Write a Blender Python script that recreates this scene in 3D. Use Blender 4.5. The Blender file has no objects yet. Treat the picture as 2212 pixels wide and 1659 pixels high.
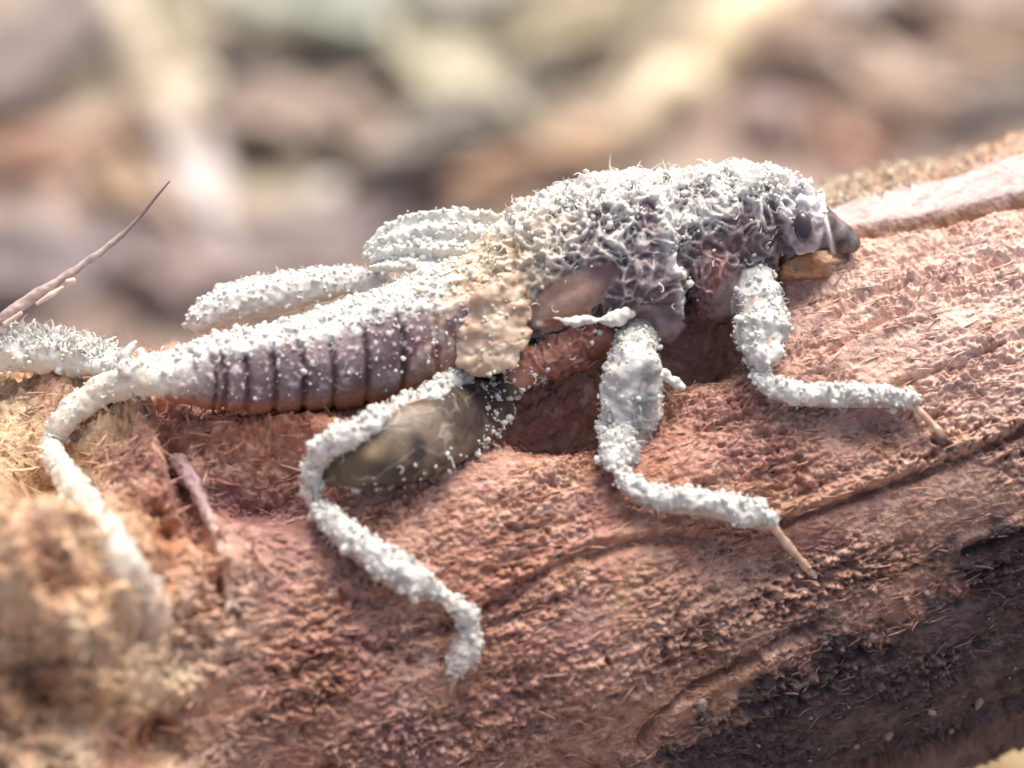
import bpy, math, random
import numpy as np
from mathutils import Vector
from mathutils.bvhtree import BVHTree

# ------------------------------------------------------------------ camera, sky, sun, exposure
# 1 Blender unit = 1 cm (unit scale 0.01), so one millimetre is 0.1 units.
scene = bpy.context.scene
scene.unit_settings.scale_length = 0.01
MM = 0.1
PITCH = math.radians(43)          # the camera looks down at the twig
DIST = 35.0                       # mm from lens to the insect
WIDTH = 7.04                      # mm across the frame at the insect
CP, SP = math.cos(PITCH), math.sin(PITCH)
GROUND_Z = -9.0                   # mm

def to_world(p):
    """(u right, v up, w towards the lens) in mm -> world units"""
    p = np.asarray(p, dtype=np.float64)
    u, v, w = p[..., 0], p[..., 1], p[..., 2]
    return np.stack([u, v * SP - w * CP, v * CP + w * SP], -1) * MM

cam_data = bpy.data.cameras.new("camera")
cam = bpy.data.objects.new("camera", cam_data)
scene.collection.objects.link(cam)
cam.location = Vector(to_world((0, 0, DIST)))
cam.rotation_euler = (math.radians(90) - PITCH, 0, 0)
cam_data.sensor_width = 36
cam_data.lens = 36 * DIST / WIDTH
cam_data.clip_start = 0.01
cam_data.clip_end = 500
cam_data.dof.use_dof = True
cam_data.dof.focus_distance = (DIST - 0.15) * MM
cam_data.dof.aperture_fstop = cam_data.lens * 1e-3 / (1.15 * MM)
scene.camera = cam

SUN_EL, SUN_AZ = math.radians(62), math.radians(20)   # azimuth from straight ahead (+y) towards the right
world = bpy.data.worlds.new("World")
scene.world = world
world.use_nodes = True
wn = world.node_tree.nodes
sky = wn.new("ShaderNodeTexSky")
sky.sky_type = 'NISHITA'
sky.sun_disc = False
sky.sun_elevation = SUN_EL
sky.sun_rotation = SUN_AZ
sky.air_density = 0.7
sky.dust_density = 9.0
sky.ozone_density = 0.6
wn["Background"].inputs["Strength"].default_value = 0.125
world.node_tree.links.new(sky.outputs[0], wn["Background"].inputs["Color"])

sun_data = bpy.data.lights.new("sun", 'SUN')
sun_data.energy = 1.15
sun_data.angle = math.radians(35)
sun_data.color = (1.0, 0.91, 0.79)
sun = bpy.data.objects.new("sun", sun_data)
scene.collection.objects.link(sun)
sdir = Vector((math.sin(SUN_AZ) * math.cos(SUN_EL), math.cos(SUN_AZ) * math.cos(SUN_EL), math.sin(SUN_EL)))
sun.rotation_euler = sdir.to_track_quat('Z', 'Y').to_euler()

vs = scene.view_settings
vs.view_transform = 'Standard'
vs.look = 'None'
vs.gamma = 1.0
vs.exposure = 0.88
vs.use_curve_mapping = False

# ------------------------------------------------------------------ noise
rng = np.random.default_rng(7)
random.seed(7)
PERM = np.random.default_rng(3).permutation(256).astype(np.int32)
PERM = np.concatenate([PERM, PERM, PERM])
_g = np.random.default_rng(4).normal(size=(256, 3))
GRAD = (_g / np.linalg.norm(_g, axis=1, keepdims=True)).astype(np.float32)
CELL = np.random.default_rng(5).random((256, 3)).astype(np.float32)

def _h(ix, iy, iz):
    return PERM[(PERM[(PERM[ix & 255] + iy) & 255] + iz) & 255]

def perlin(p):
    p = np.asarray(p, dtype=np.float32)
    i = np.floor(p).astype(np.int32)
    f = p - i
    t = f * f * f * (f * (f * 6 - 15) + 10)
    out = 0
    for dx in (0, 1):
        wx = t[:, 0] if dx else 1 - t[:, 0]
        for dy in (0, 1):
            wy = t[:, 1] if dy else 1 - t[:, 1]
            for dz in (0, 1):
                wz = t[:, 2] if dz else 1 - t[:, 2]
                g = GRAD[_h(i[:, 0] + dx, i[:, 1] + dy, i[:, 2] + dz)]
                d = g[:, 0] * (f[:, 0] - dx) + g[:, 1] * (f[:, 1] - dy) + g[:, 2] * (f[:, 2] - dz)
                out = out + wx * wy * wz * d
    return out * 1.6

def fbm(p, octaves=4, gain=0.5):
    p = np.asarray(p, dtype=np.float32)
    out, a = 0, 1.0
    for k in range(octaves):
        out = out + a * perlin(p + 17.3 * k)
        p = p * 2.03
        a *= gain
    return out

def worley(p):
    p = np.asarray(p, dtype=np.float32)
    i = np.floor(p).astype(np.int32)
    f1 = np.full(len(p), 9.0, np.float32)
    f2 = f1.copy()
    for dx in (-1, 0, 1):
        for dy in (-1, 0, 1):
            for dz in (-1, 0, 1):
                c = i + np.array((dx, dy, dz), np.int32)
                q = c + CELL[_h(c[:, 0], c[:, 1], c[:, 2])] - p
                d = np.sqrt((q * q).sum(1))
                f2 = np.minimum(f2, np.maximum(f1, d))
                f1 = np.minimum(f1, d)
    return f1, f2

def sstep(a, b, x):
    t = np.clip((x - a) / (b - a), 0, 1)
    return t * t * (3 - 2 * t)

def mix(a, b, t):
    t = np.asarray(t)[..., None]
    return np.asarray(a) * (1 - t) + np.asarray(b) * t

# ------------------------------------------------------------------ picture grid <-> space (layout grid 2212 x 1659)
K = WIDTH / 2212.0

def at(X, Y, w=0.0):
    s = K * (DIST - w) / DIST
    return np.array(((X - 1106) * s, (829.5 - Y) * s, w))

def grid_of(p):
    s = K * (DIST - p[..., 2]) / DIST
    return p[..., 0] / s + 1106, 829.5 - p[..., 1] / s

def poly_dist(X, Y, pts):
    """distance, signed side (+ below the line when it runs left to right) to a polyline"""
    best = np.full(X.shape, 1e9)
    side = np.zeros(X.shape)
    for (ax, ay), (bx, by) in zip(pts[:-1], pts[1:]):
        dx, dy = bx - ax, by - ay
        L = dx * dx + dy * dy
        t = np.clip(((X - ax) * dx + (Y - ay) * dy) / L, 0, 1)
        ex, ey = X - (ax + t * dx), Y - (ay + t * dy)
        d = np.sqrt(ex * ex + ey * ey)
        m = d < best
        best = np.where(m, d, best)
        side = np.where(m, np.sign(dx * ey - dy * ex), side)
    return best, side

# ------------------------------------------------------------------ materials
def material(name, color=None, rough=0.7, bump=(), spec=0.3, attr=True, sss=0.0, var=0.0, var_scale=40.0, trans=0.0, coat=0.0):
    m = bpy.data.materials.new(name)
    m.use_nodes = True
    nt = m.node_tree
    b = nt.nodes["Principled BSDF"]
    b.inputs["Roughness"].default_value = rough
    b.inputs["Specular IOR Level"].default_value = spec
    b.inputs["Subsurface Weight"].default_value = sss
    b.inputs["Subsurface Radius"].default_value = (1.0, 0.7, 0.5)
    b.inputs["Subsurface Scale"].default_value = 0.006
    b.inputs["Transmission Weight"].default_value = trans
    b.inputs["Coat Weight"].default_value = coat
    tc = nt.nodes.new("ShaderNodeTexCoord")
    if attr:
        a = nt.nodes.new("ShaderNodeAttribute")
        a.attribute_name = "col"
        src = a.outputs["Color"]
    else:
        r = nt.nodes.new("ShaderNodeRGB")
        r.outputs[0].default_value = (*color, 1)
        src = r.outputs[0]
    if var > 0:
        n = nt.nodes.new("ShaderNodeTexNoise")
        n.inputs["Scale"].default_value = var_scale
        n.inputs["Detail"].default_value = 5
        n.inputs["Roughness"].default_value = 0.65
        nt.links.new(tc.outputs["Object"], n.inputs["Vector"])
        mr = nt.nodes.new("ShaderNodeMapRange")
        mr.inputs["From Min"].default_value = 0.3
        mr.inputs["From Max"].default_value = 0.7
        mr.inputs["To Min"].default_value = 1 - var
        mr.inputs["To Max"].default_value = 1 + var
        nt.links.new(n.outputs["Fac"], mr.inputs["Value"])
        mm = nt.nodes.new("ShaderNodeVectorMath")
        mm.operation = 'SCALE'
        nt.links.new(src, mm.inputs[0])
        nt.links.new(mr.outputs[0], mm.inputs["Scale"])
        src = mm.outputs[0]
    nt.links.new(src, b.inputs["Base Color"])
    prev = None
    for scale, dist, strength in bump:
        n = nt.nodes.new("ShaderNodeTexNoise")
        n.inputs["Scale"].default_value = scale
        n.inputs["Detail"].default_value = 4
        nt.links.new(tc.outputs["Object"], n.inputs["Vector"])
        bn = nt.nodes.new("ShaderNodeBump")
        bn.inputs["Distance"].default_value = dist
        bn.inputs["Strength"].default_value = strength
        nt.links.new(n.outputs["Fac"], bn.inputs["Height"])
        if prev is not None:
            nt.links.new(prev, bn.inputs["Normal"])
        prev = bn.outputs["Normal"]
    if prev is not None:
        nt.links.new(prev, b.inputs["Normal"])
    return m

M_WOOD = material("weathered_wood", rough=0.62, spec=0.35, bump=((230, 0.004, 0.7), (520, 0.0015, 0.6)), var=0.24, var_scale=170)
M_BODY = material("insect_cuticle", rough=0.42, spec=0.45, bump=((260, 0.0015, 0.5),), var=0.15, var_scale=160)
M_MOULD = material("white_mould", rough=0.6, spec=0.35, bump=((300, 0.002, 0.6),), sss=0.15, var=0.06, var_scale=120)
M_PAD = material("wing_pad_skin", rough=0.38, spec=0.5, bump=((200, 0.0015, 0.5),), sss=0.25, var=0.12, var_scale=80)
M_EYE = material("eye_lens", rough=0.18, spec=0.6, coat=0.3)
M_STALK = material("stalk_skin", rough=0.5, spec=0.4, bump=((200, 0.001, 0.5),), var=0.2, var_scale=60)
M_SOIL = material("soil", rough=0.9, spec=0.2, bump=((6, 0.08, 0.8), (25, 0.02, 0.8)), var=0.45, var_scale=7)
M_LITTER = material("dry_litter", rough=0.6, spec=0.35, bump=((20, 0.01, 0.5),), var=0.25, var_scale=5)

# ------------------------------------------------------------------ object helpers
def empty(name, loc_mm, label, category, group=None, kind=None):
    o = bpy.data.objects.new(name, None)
    o.empty_display_size = 0.02
    scene.collection.objects.link(o)
    o.location = Vector(to_world(loc_mm))
    tag(o, label, category, group, kind)
    return o

def tag(o, label=None, category=None, group=None, kind=None):
    if label: o["label"] = label
    if category: o["category"] = category
    if group: o["group"] = group
    if kind: o["kind"] = kind

def mesh_obj(name, verts, faces, mat, parent=None, col=None, world_verts=False, origin=None, smooth=True, root=None):
    """verts in mm (u,v,w); faces (n,3)/(n,4) array or list of arrays"""
    V = np.asarray(verts, float) if world_verts else to_world(verts)
    base = np.zeros(3)
    if parent is not None:
        base = np.array((root or parent).location)
    elif origin is not None:
        base = np.array(to_world(origin))
    V = V - base
    fl = faces if isinstance(faces, list) else [faces]
    fl = [np.asarray(f, np.int32) for f in fl if len(f)]
    me = bpy.data.meshes.new(name)
    nl = sum(f.size for f in fl)
    nf = sum(len(f) for f in fl)
    me.vertices.add(len(V))
    me.vertices.foreach_set("co", V.astype(np.float32).ravel())
    me.loops.add(nl)
    me.loops.foreach_set("vertex_index", np.concatenate([f.ravel() for f in fl]))
    me.polygons.add(nf)
    starts, c = [], 0
    for f in fl:
        starts.append(np.arange(len(f)) * f.shape[1] + c)
        c += f.size
    me.polygons.foreach_set("loop_start", np.concatenate(starts).astype(np.int32))
    me.update(calc_edges=True)
    me.validate()
    if smooth:
        me.polygons.foreach_set("use_smooth", np.ones(len(me.polygons), bool))
    if col is not None:
        a = me.attributes.new("col", 'FLOAT_COLOR', 'POINT')
        c4 = np.ones((len(V), 4), np.float32)
        c4[:, :3] = col
        a.data.foreach_set("color", c4.ravel())
    me.materials.append(mat)
    o = bpy.data.objects.new(name, me)
    scene.collection.objects.link(o)
    if parent is not None:
        o.parent = parent
    elif origin is not None:
        o.location = Vector(base)
    return o

def grid_faces(nu, nv, wrap=False):
    i = np.arange(nu - 1)[:, None]
    j = np.arange(nv if wrap else nv - 1)[None, :]
    j2 = (j + 1) % nv
    a = i * nv + j
    b = i * nv + j2
    c = (i + 1) * nv + j2
    d = (i + 1) * nv + j
    return np.stack([a, b, c, d], -1).reshape(-1, 4)

def resample(pts, radii, step):
    pts = np.asarray(pts, float)
    radii = np.asarray(radii, float)
    # Catmull-Rom through the points
    P = np.vstack([2 * pts[0] - pts[1], pts, 2 * pts[-1] - pts[-2]])
    Rr = np.concatenate([[radii[0]], radii, [radii[-1]]])
    out, ro = [], []
    for k in range(1, len(P) - 2):
        t = np.linspace(0, 1, 16, endpoint=False)[:, None]
        p0, p1, p2, p3 = P[k - 1], P[k], P[k + 1], P[k + 2]
        out.append(0.5 * (2 * p1 + (p2 - p0) * t + (2 * p0 - 5 * p1 + 4 * p2 - p3) * t ** 2 + (-p0 + 3 * p1 - 3 * p2 + p3) * t ** 3))
        tt = t[:, 0] * t[:, 0] * (3 - 2 * t[:, 0])
        ro.append(Rr[k] * (1 - tt) + Rr[k + 1] * tt)
    out.append(pts[-1:]); ro.append(radii[-1:])
    C = np.vstack(out); R = np.concatenate(ro)
    L = np.concatenate([[0], np.cumsum(np.linalg.norm(np.diff(C, axis=0), axis=1))])
    n = max(4, int(L[-1] / step))
    s = np.linspace(0, L[-1], n)
    return np.stack([np.interp(s, L, C[:, k]) for k in range(3)], 1), np.interp(s, L, R)

def loft(pts, radii, step=0.02, nv=32, depth=1.0, cap=True):
    """closed tube with rounded ends through pts (mm); depth scales the section towards the lens"""
    C, R = resample(pts, radii, step)
    if cap:   # rounded ends
        def end(c, r, d):
            a = np.linspace(0, 1, 6)[1:] * math.pi / 2
            return c + np.sin(a)[:, None] * d * r * 0.8, r * np.maximum(np.cos(a), 0.02)
        d0 = C[0] - C[1]; d0 /= np.linalg.norm(d0)
        d1 = C[-1] - C[-2]; d1 /= np.linalg.norm(d1)
        c0, r0 = end(C[0], R[0], d0)
        c1, r1 = end(C[-1], R[-1], d1)
        C = np.vstack([c0[::-1], C, c1]); R = np.concatenate([r0[::-1], R, r1])
    T = np.gradient(C, axis=0)
    T /= np.linalg.norm(T, axis=1, keepdims=True) + 1e-12
    ref = np.array((0, 0, 1.0))
    N = np.cross(ref, T)
    N /= np.linalg.norm(N, axis=1, keepdims=True) + 1e-9
    B = np.cross(T, N)
    a = np.linspace(0, 2 * math.pi, nv, endpoint=False)
    V = C[:, None] + R[:, None, None] * (np.cos(a)[None, :, None] * N[:, None] + np.sin(a)[None, :, None] * B[:, None] * depth)
    n = len(C)
    V = V.reshape(-1, 3)
    F = grid_faces(n, nv, True)
    V = np.vstack([V, C[:1], C[-1:]])
    j = np.arange(nv); j2 = (j + 1) % nv
    F3 = np.vstack([np.stack([j2, j, np.full(nv, n * nv)], 1), np.stack([(n - 1) * nv + j, (n - 1) * nv + j2, np.full(nv, n * nv + 1)], 1)])
    return V, F, F3

def vnormals(V, faces):
    N = np.zeros_like(V)
    for f in faces:
        e = np.cross(V[f[:, 1]] - V[f[:, 0]], V[f[:, 2]] - V[f[:, 0]])
        for k in range(f.shape[1]):
            for c in range(3):
                N[:, c] += np.bincount(f[:, k], e[:, c], len(V))
    return N / (np.linalg.norm(N, axis=1, keepdims=True) + 1e-15)

def join(parts):
    Vs, F4, F3, Cs, o = [], [], [], [], 0
    for V, f4, f3, c in parts:
        Vs.append(V); Cs.append(np.broadcast_to(c, (len(V), 3)))
        if len(f4): F4.append(np.asarray(f4) + o)
        if len(f3): F3.append(np.asarray(f3) + o)
        o += len(V)
    e4 = np.vstack(F4) if F4 else np.zeros((0, 4), int)
    e3 = np.vstack(F3) if F3 else np.zeros((0, 3), int)
    return np.vstack(Vs), [e4, e3], np.vstack(Cs)

import bmesh
def ico(sub):
    bm = bmesh.new()
    bmesh.ops.create_icosphere(bm, subdivisions=sub, radius=1)
    V = np.array([v.co[:] for v in bm.verts]); F = np.array([[v.index for v in f.verts] for f in bm.faces])
    bm.free()
    return V, F
ICO1, ICO2 = ico(1), ico(2)

def granules(P, N, sizes, seed=0, tmpl=ICO1, lift=0.5):
    """little lumpy grains sitting on points P (mm)"""
    r = np.random.default_rng(seed)
    TV, TF = tmpl
    n, m = len(P), len(TV)
    A = r.normal(size=(n, 3, 3)); Q, _ = np.linalg.qr(A)
    sc = sizes[:, None] * r.uniform(0.65, 1.35, (n, 3))
    lump = 1 + 0.12 * r.normal(size=(n, m, 1))
    V = np.einsum('nij,nmj->nmi', Q, TV[None] * lump * sc[:, None]) + (P + N * sizes[:, None] * lift)[:, None]
    F = TF[None] + (np.arange(n) * m)[:, None, None]
    return V.reshape(-1, 3), F.reshape(-1, 3)

def fibres(P, N, length, radius, seed=0, curl=0.6, segs=5, sides=4, flat=0.0):
    """curved tapering threads; flat=1 lays them along the surface"""
    r = np.random.default_rng(seed)
    n = len(P)
    t = r.normal(size=(n, 3)); t -= (t * N).sum(1, keepdims=True) * N
    t /= np.linalg.norm(t, axis=1, keepdims=True)
    d = N * (1 - flat) + t * (0.35 + flat); d /= np.linalg.norm(d, axis=1, keepdims=True)
    ax = r.normal(size=(n, 3)) * (1 - flat) + N * flat * np.sign(r.normal(size=(n, 1)))
    ax /= np.linalg.norm(ax, axis=1, keepdims=True)
    C = [P.copy()]
    for k in range(segs):
        C.append(C[-1] + d * (length / segs)[:, None])
        d = d + np.cross(ax, d) * curl * r.uniform(0.4, 1.4, (n, 1)); d /= np.linalg.norm(d, axis=1, keepdims=True)
    C = np.stack(C, 1)
    T = np.gradient(C, axis=1); T /= np.linalg.norm(T, axis=2, keepdims=True) + 1e-12
    S = np.cross(T, N[:, None] + 0.01); S /= np.linalg.norm(S, axis=2, keepdims=True) + 1e-12
    B = np.cross(T, S)
    a = np.linspace(0, 2 * math.pi, sides, endpoint=False)
    taper = np.linspace(1, 0.45, segs + 1)
    V = C[:, :, None] + (radius[:, None, None, None] * taper[None, :, None, None]) * (np.cos(a)[None, None, :, None] * S[:, :, None] + np.sin(a)[None, None, :, None] * B[:, :, None])
    f = grid_faces(segs + 1, sides, True)
    F = f[None] + (np.arange(n) * (segs + 1) * sides)[:, None, None]
    return V.reshape(-1, 3), F.reshape(-1, 4)

def pick(V, N, weight, n, seed):
    r = np.random.default_rng(seed)
    w = np.maximum(weight, 0); w = w / w.sum()
    i = r.choice(len(V), n, p=w)
    return V[i] + r.normal(size=(n, 3)) * 0.006, N[i]

WHITE = np.array((0.69, 0.695, 0.655))

# ------------------------------------------------------------------ the ground
def build_ground():
    n = 260
    g = np.linspace(-1, 1, n)
    g = np.sign(g) * np.abs(g) ** 1.8 * 260
    X, Y = np.meshgrid(g, g + 0, indexing='ij')
    Y = Y + 25
    p = np.stack([X.ravel(), Y.ravel(), np.zeros(n * n)], 1)
    fade = np.exp(-(np.hypot(p[:, 0], p[:, 1] - 20) / 90) ** 2)
    z = GROUND_Z - 0.5 + fade * (0.9 * fbm(p * 0.09, 4) + 0.35 * fbm(p * 0.45 + 9, 3))
    q = p.copy(); q[:, 2] = z
    t = np.clip(0.5 + 0.9 * fbm(p * 0.5 + 31, 4), 0, 1)
    c = mix((0.26, 0.20, 0.175), (0.44, 0.34, 0.28), t)
    c = mix(c, (0.30, 0.28, 0.21), sstep(0.15, 0.6, fbm(p * 0.1 + 77, 3)))
    o = mesh_obj("ground", q * MM, grid_faces(n, n), M_SOIL, col=c, world_verts=True)
    tag(o, "brown crumbly soil strewn with litter far below the twig", "ground", kind="structure")
    return q, n
GROUND_P, GROUND_N = build_ground()
GB = BVHTree.FromPolygons([Vector(v) for v in GROUND_P], grid_faces(GROUND_N, GROUND_N).tolist())
def ground_z(x, y):
    h = GB.ray_cast(Vector((x, y, 50)), Vector((0, 0, -1)))
    return h[0].z if h[0] is not None else GROUND_Z
def ground_at(X, Y):
    """world mm point of the ground seen at a layout position"""
    o = to_world(np.array((0, 0, DIST))) / MM
    d = to_world(at(X, Y, 0)) / MM - o
    h = GB.ray_cast(Vector(o), Vector(d).normalized())
    return np.array(h[0]) if h[0] is not None else o + d * 1.6

# ------------------------------------------------------------------ the twig
RIDGE = [(-400, 830), (0, 800), (300, 785), (700, 735), (1100, 645), (1500, 535), (1850, 428), (2212, 312), (2700, 150), (3600, -150)]
def build_twig():
    dense = np.arange(-4.0, 4.0, 0.0100)
    left = -4.0 - np.cumsum(np.geomspace(0.012, 0.5, 45)); left = left[left > -15][::-1]
    right = 4.0 + np.cumsum(np.geomspace(0.012, 0.4, 40)); right = right[right < 13]
    u = np.concatenate([left, dense, right])
    fu = np.linspace(-20, 18, 2000)
    wc = -1.3 - 0.12 * fu
    ru = np.array([(x - 1106) * K * 1.035 for x, y in RIDGE]); rv = np.array([(829.5 - y) * K * 1.035 for x, y in RIDGE])
    v = np.interp(fu, ru, rv)
    ker = np.exp(-np.linspace(-2.5, 2.5, 101) ** 2); ker /= ker.sum()
    v = np.convolve(np.pad(v, 50, mode='edge'), ker, 'valid')
    R0 = 2.1
    drop = sstep(-4.6, -13.5, fu) * 5.2           # beyond the frame the twig comes down to the ground
    vc = v - R0 - drop * CP
    wc = wc - drop * SP
    C = np.stack([u, np.interp(u, fu, vc), np.interp(u, fu, wc)], 1)
    T = np.gradient(C, axis=0); T /= np.linalg.norm(T, axis=1, keepdims=True)
    Nn = np.cross((0, 0, 1.0), T); Nn /= np.linalg.norm(Nn, axis=1, keepdims=True)
    B = np.cross(T, Nn)
    phi = np.concatenate([np.radians(np.arange(-28, 146, 0.275)), np.radians(np.arange(149, 331, 6))])
    nu, nv = len(u), len(phi)
    dirs = np.cos(phi)[None, :, None] * Nn[:, None] + np.sin(phi)[None, :, None] * B[:, None]
    base = C[:, None] + R0 * dirs
    P = base.reshape(-1, 3); D = dirs.reshape(-1, 3)
    X, Y = grid_of(P)
    front = (np.sin(np.tile(phi, nu)) > -0.2)
    front = front & (np.abs(P[:, 0]) < 5)
    S = np.repeat(u, nv); A = np.tile(phi, nu) * R0
    # periodic-safe coordinates: 3D position for isotropic noise, (s, arc) for grain
    G = np.stack([S, A, np.zeros_like(S)], 1)
    shear = G.copy(); shear[:, 1] += 0.12 * S          # grain runs slightly across the axis
    leftm = sstep(760, 250, X + 0.25 * (Y - 1100)) * front
    lowleft = leftm * sstep(950, 1350, Y)
    d = 0.10 * fbm(P * 0.55 + 3, 3)
    fibre = 1 - np.abs(fbm(np.stack([shear[:, 0] * 0.9, shear[:, 1] * 5.5, S * 0 + 2], 1), 4)) * 1.6
    warp = P + 0.06 * np.stack([perlin(P * 6 + 5), perlin(P * 6 + 25), perlin(P * 6 + 45)], 1)
    Wg = np.stack([shear[:, 0] * 8.5 + 0.5 * perlin(P * 5), shear[:, 1] * 13 + 0.6 * perlin(P * 5 + 9), S * 0], 1)
    f1, f2 = worley(Wg)
    crumb = np.clip(f2 - f1, 0, 0.6)
    g1, g2 = worley(np.stack([shear[:, 0] * 18, shear[:, 1] * 27, S * 0 + 3.3], 1) + 1.1 * np.stack([perlin(P * 12 + 5), perlin(P * 12 + 25), S * 0], 1))
    fine = fbm(np.stack([shear[:, 0] * 20, shear[:, 1] * 28, S * 0 + 1], 1) + 0.8 * perlin(P * 10)[:, None], 3)
    rough = np.clip(0.75 + 1.1 * fbm(np.stack([shear[:, 0] * 1.0, shear[:, 1] * 2.4, S * 0 + 6], 1), 3), 0.2, 1.6)
    # smooth pale strip along the crest on the right
    up_edge = [(1770, 455), (1850, 436), (2000, 392), (2212, 330), (2500, 240)]
    lo_edge = [(1840, 522), (1900, 512), (2050, 478), (2212, 440), (2500, 370)]
    du, su = poly_dist(X, Y, up_edge)
    dl, sl = poly_dist(X, Y, lo_edge)
    strip = ((su > 0) & (sl < 0) & (X > 1780)).astype(float) * np.clip(np.minimum(du, dl) / 14, 0, 1) * front
    patch = np.exp(-(((X - 1520) / 90) ** 2 + ((Y - 790) / 60) ** 2)) + np.exp(-(((X - 560) / 110) ** 2 + ((Y - 1110) / 50) ** 2))
    calm = np.clip(1 - 0.93 * strip - 0.8 * patch, 0.04, 1)
    d = d + calm * rough * (0.040 * (fibre - 0.6) + 0.036 * (crumb - 0.25) + 0.070 * (np.clip(g2 - g1, 0, 0.5) - 0.2) + 0.036 * fine - 0.045 * sstep(0.25, 0.6, fbm(warp * 8 + 33, 3)))
    d = d + 0.035 * strip + strip * 0.006 * fbm(np.stack([shear[:, 0] * 1.2, shear[:, 1] * 16, S * 0 + 8], 1), 3)
    def groove(pts, width, depth, lip=0.0, lipw=16, off=20):
        dd, ss = poly_dist(X, Y, pts)
        dd = dd + 0.6 * width * perlin(P * 5 + 3) + 0.3 * width * perlin(P * 13 + 3)
        g = -depth * np.exp(-(dd / width) ** 2)
        if lip:
            g = g + lip * np.exp(-((dd * ss - off) / lipw) ** 2)
        return g * front
    d = d + groove(lo_edge, 9, 0.10) + groove(up_edge, 7, 0.06)
    d = d + groove([(2400, 850), (2212, 930), (2060, 1000), (1950, 1040), (1790, 1095), (1700, 1130)], 11, 0.13, 0.07, 20, 26)
    d = d + groove([(1790, 760), (1850, 718), (1960, 672)], 7, 0.07, 0.03)
    d = d + groove([(2320, 1100), (2212, 1145), (2090, 1195)], 10, 0.10, 0.05)
    d = d + groove([(1380, 1610), (1420, 1550), (1500, 1490), (1640, 1430)], 9, 0.09, 0.04)
    d = d + groove([(1590, 1440), (1680, 1395), (1790, 1345)], 8, 0.07)
    d = d + groove([(960, 1370), (1120, 1265), (1240, 1200), (1420, 1160), (1520, 1165)], 16, 0.10, -0.0) 
    d = d + groove([(1000, 1335), (1130, 1245), (1250, 1180), (1420, 1140)], 18, -0.07)
    d = d + groove([(2212, 560), (2050, 600), (1880, 640), (1800, 690)], 9, 0.05, 0.02)
    d = d + groove([(2212, 720), (2050, 790), (1900, 845)], 8, 0.045, 0.02)
    d = d + groove([(340, 890), (365, 960), (385, 1040), (415, 1140), (450, 1240), (490, 1310)], 22, 0.24)
    d = d + groove([(300, 890), (330, 960), (350, 1060), (370, 1150)], 26, -0.12)
    for hx, hy, rx, ry, dep in [(540, 1085, 130, 60, -0.34), (100, 1010, 80, 100, -0.45), (95, 1480, 110, 70, -0.40), (370, 1210, 45, 80, -0.25),
                                (300, 1570, 90, 60, -0.35), (1210, 850, 180, 95, -0.75), (1515, 715, 120, 75, -0.55), (890, 1350, 70, 80, -0.16), (1590, 1215, 130, 60, -0.12),
                                (1880, 925, 70, 35, -0.12), (620, 950, 180, 34, 0.30), (300, 905, 55, 40, 0.14), (1755, 560, 70, 38, 0.22),
                                (1700, 640, 80, 25, -0.10), (230, 1330, 60, 50, 0.1), (100, 1250, 120, 60, 0.25), (200, 1620, 60, 60, 0.2),
                                (120, 880, 90, 60, 0.18), (1330, 1500, 180, 60, 0.06), (700, 1080, 60, 30, -0.10)]:
        d = d + dep * np.exp(-(((X - hx) / rx) ** 2 + ((Y - hy) / ry) ** 2)) * front
    big = fbm(P * 1.5 + 11, 3)
    b1, b2 = worley(np.stack([P[:, 0] * 3.4 + 0.5 * perlin(P * 3), P[:, 1] * 3.4, P[:, 2] * 3.4], 1) + 40)
    shred = 1 - np.abs(fbm(np.stack([P[:, 0] * 2.2 + P[:, 1] * 1.3, P[:, 1] * 4 - P[:, 0] * 1.4, P[:, 2] * 3], 1) + 70, 3)) * 1.7
    d = d + leftm * (0.16 * big + 0.06 * np.clip(b2 - b1, 0, 0.6)) + lowleft * (0.85 + 0.28 * big + 0.22 * np.clip(b2 - b1, 0, 0.7) + 0.10 * shred)
    V = P + D * d[:, None]
    # colour of the wood itself
    n1 = fbm(P * 1.1 + 100, 4); n2 = fbm(P * 3.2 + 120, 4); n3 = fbm(np.stack([shear[:, 0] * 1.5, shear[:, 1] * 9, S * 0 + 5], 1), 4)
    n4 = fbm(P * 9 + 50, 3)
    c = mix((0.45, 0.22, 0.145), (0.60, 0.37, 0.26), np.clip(0.5 + 0.7 * n1 + 0.25 * n3 + 0.3 * n4, 0, 1))
    c = mix(c, (0.37, 0.165, 0.115), np.clip(sstep(0.1, 0.7, n2) * 0.6, 0, 1))
    c = mix(c, (0.50, 0.30, 0.15), np.clip(sstep(0.15, 0.7, fbm(P * 2.1 + 140, 3)) * 0.45, 0, 1))
    c = mix(c, (0.42, 0.22, 0.20), np.clip(sstep(0.1, 0.6, fbm(P * 1.7 + 160, 3)) * 0.5, 0, 1))
    # lighter tone painted into the upper right part that faces up to the light
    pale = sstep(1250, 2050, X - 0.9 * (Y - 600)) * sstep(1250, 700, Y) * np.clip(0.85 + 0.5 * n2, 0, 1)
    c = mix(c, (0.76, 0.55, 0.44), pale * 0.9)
    c = mix(c, (0.56, 0.445, 0.405), np.clip(strip * (0.9 + 0.3 * n3), 0, 1))
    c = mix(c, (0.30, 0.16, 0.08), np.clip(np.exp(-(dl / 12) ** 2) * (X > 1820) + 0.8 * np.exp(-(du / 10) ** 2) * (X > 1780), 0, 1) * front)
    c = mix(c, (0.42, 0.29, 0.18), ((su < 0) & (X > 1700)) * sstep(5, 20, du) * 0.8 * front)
    # torn cream fibre at the lower left
    cream = np.clip(leftm * np.clip(sstep(360, 140, X + 120 * n1) + sstep(1150, 1400, Y + 150 * n1), 0, 1) * (1.0 + 0.8 * n2) + 0.25 * leftm * (n2 > 0.05), 0, 1)
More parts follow.
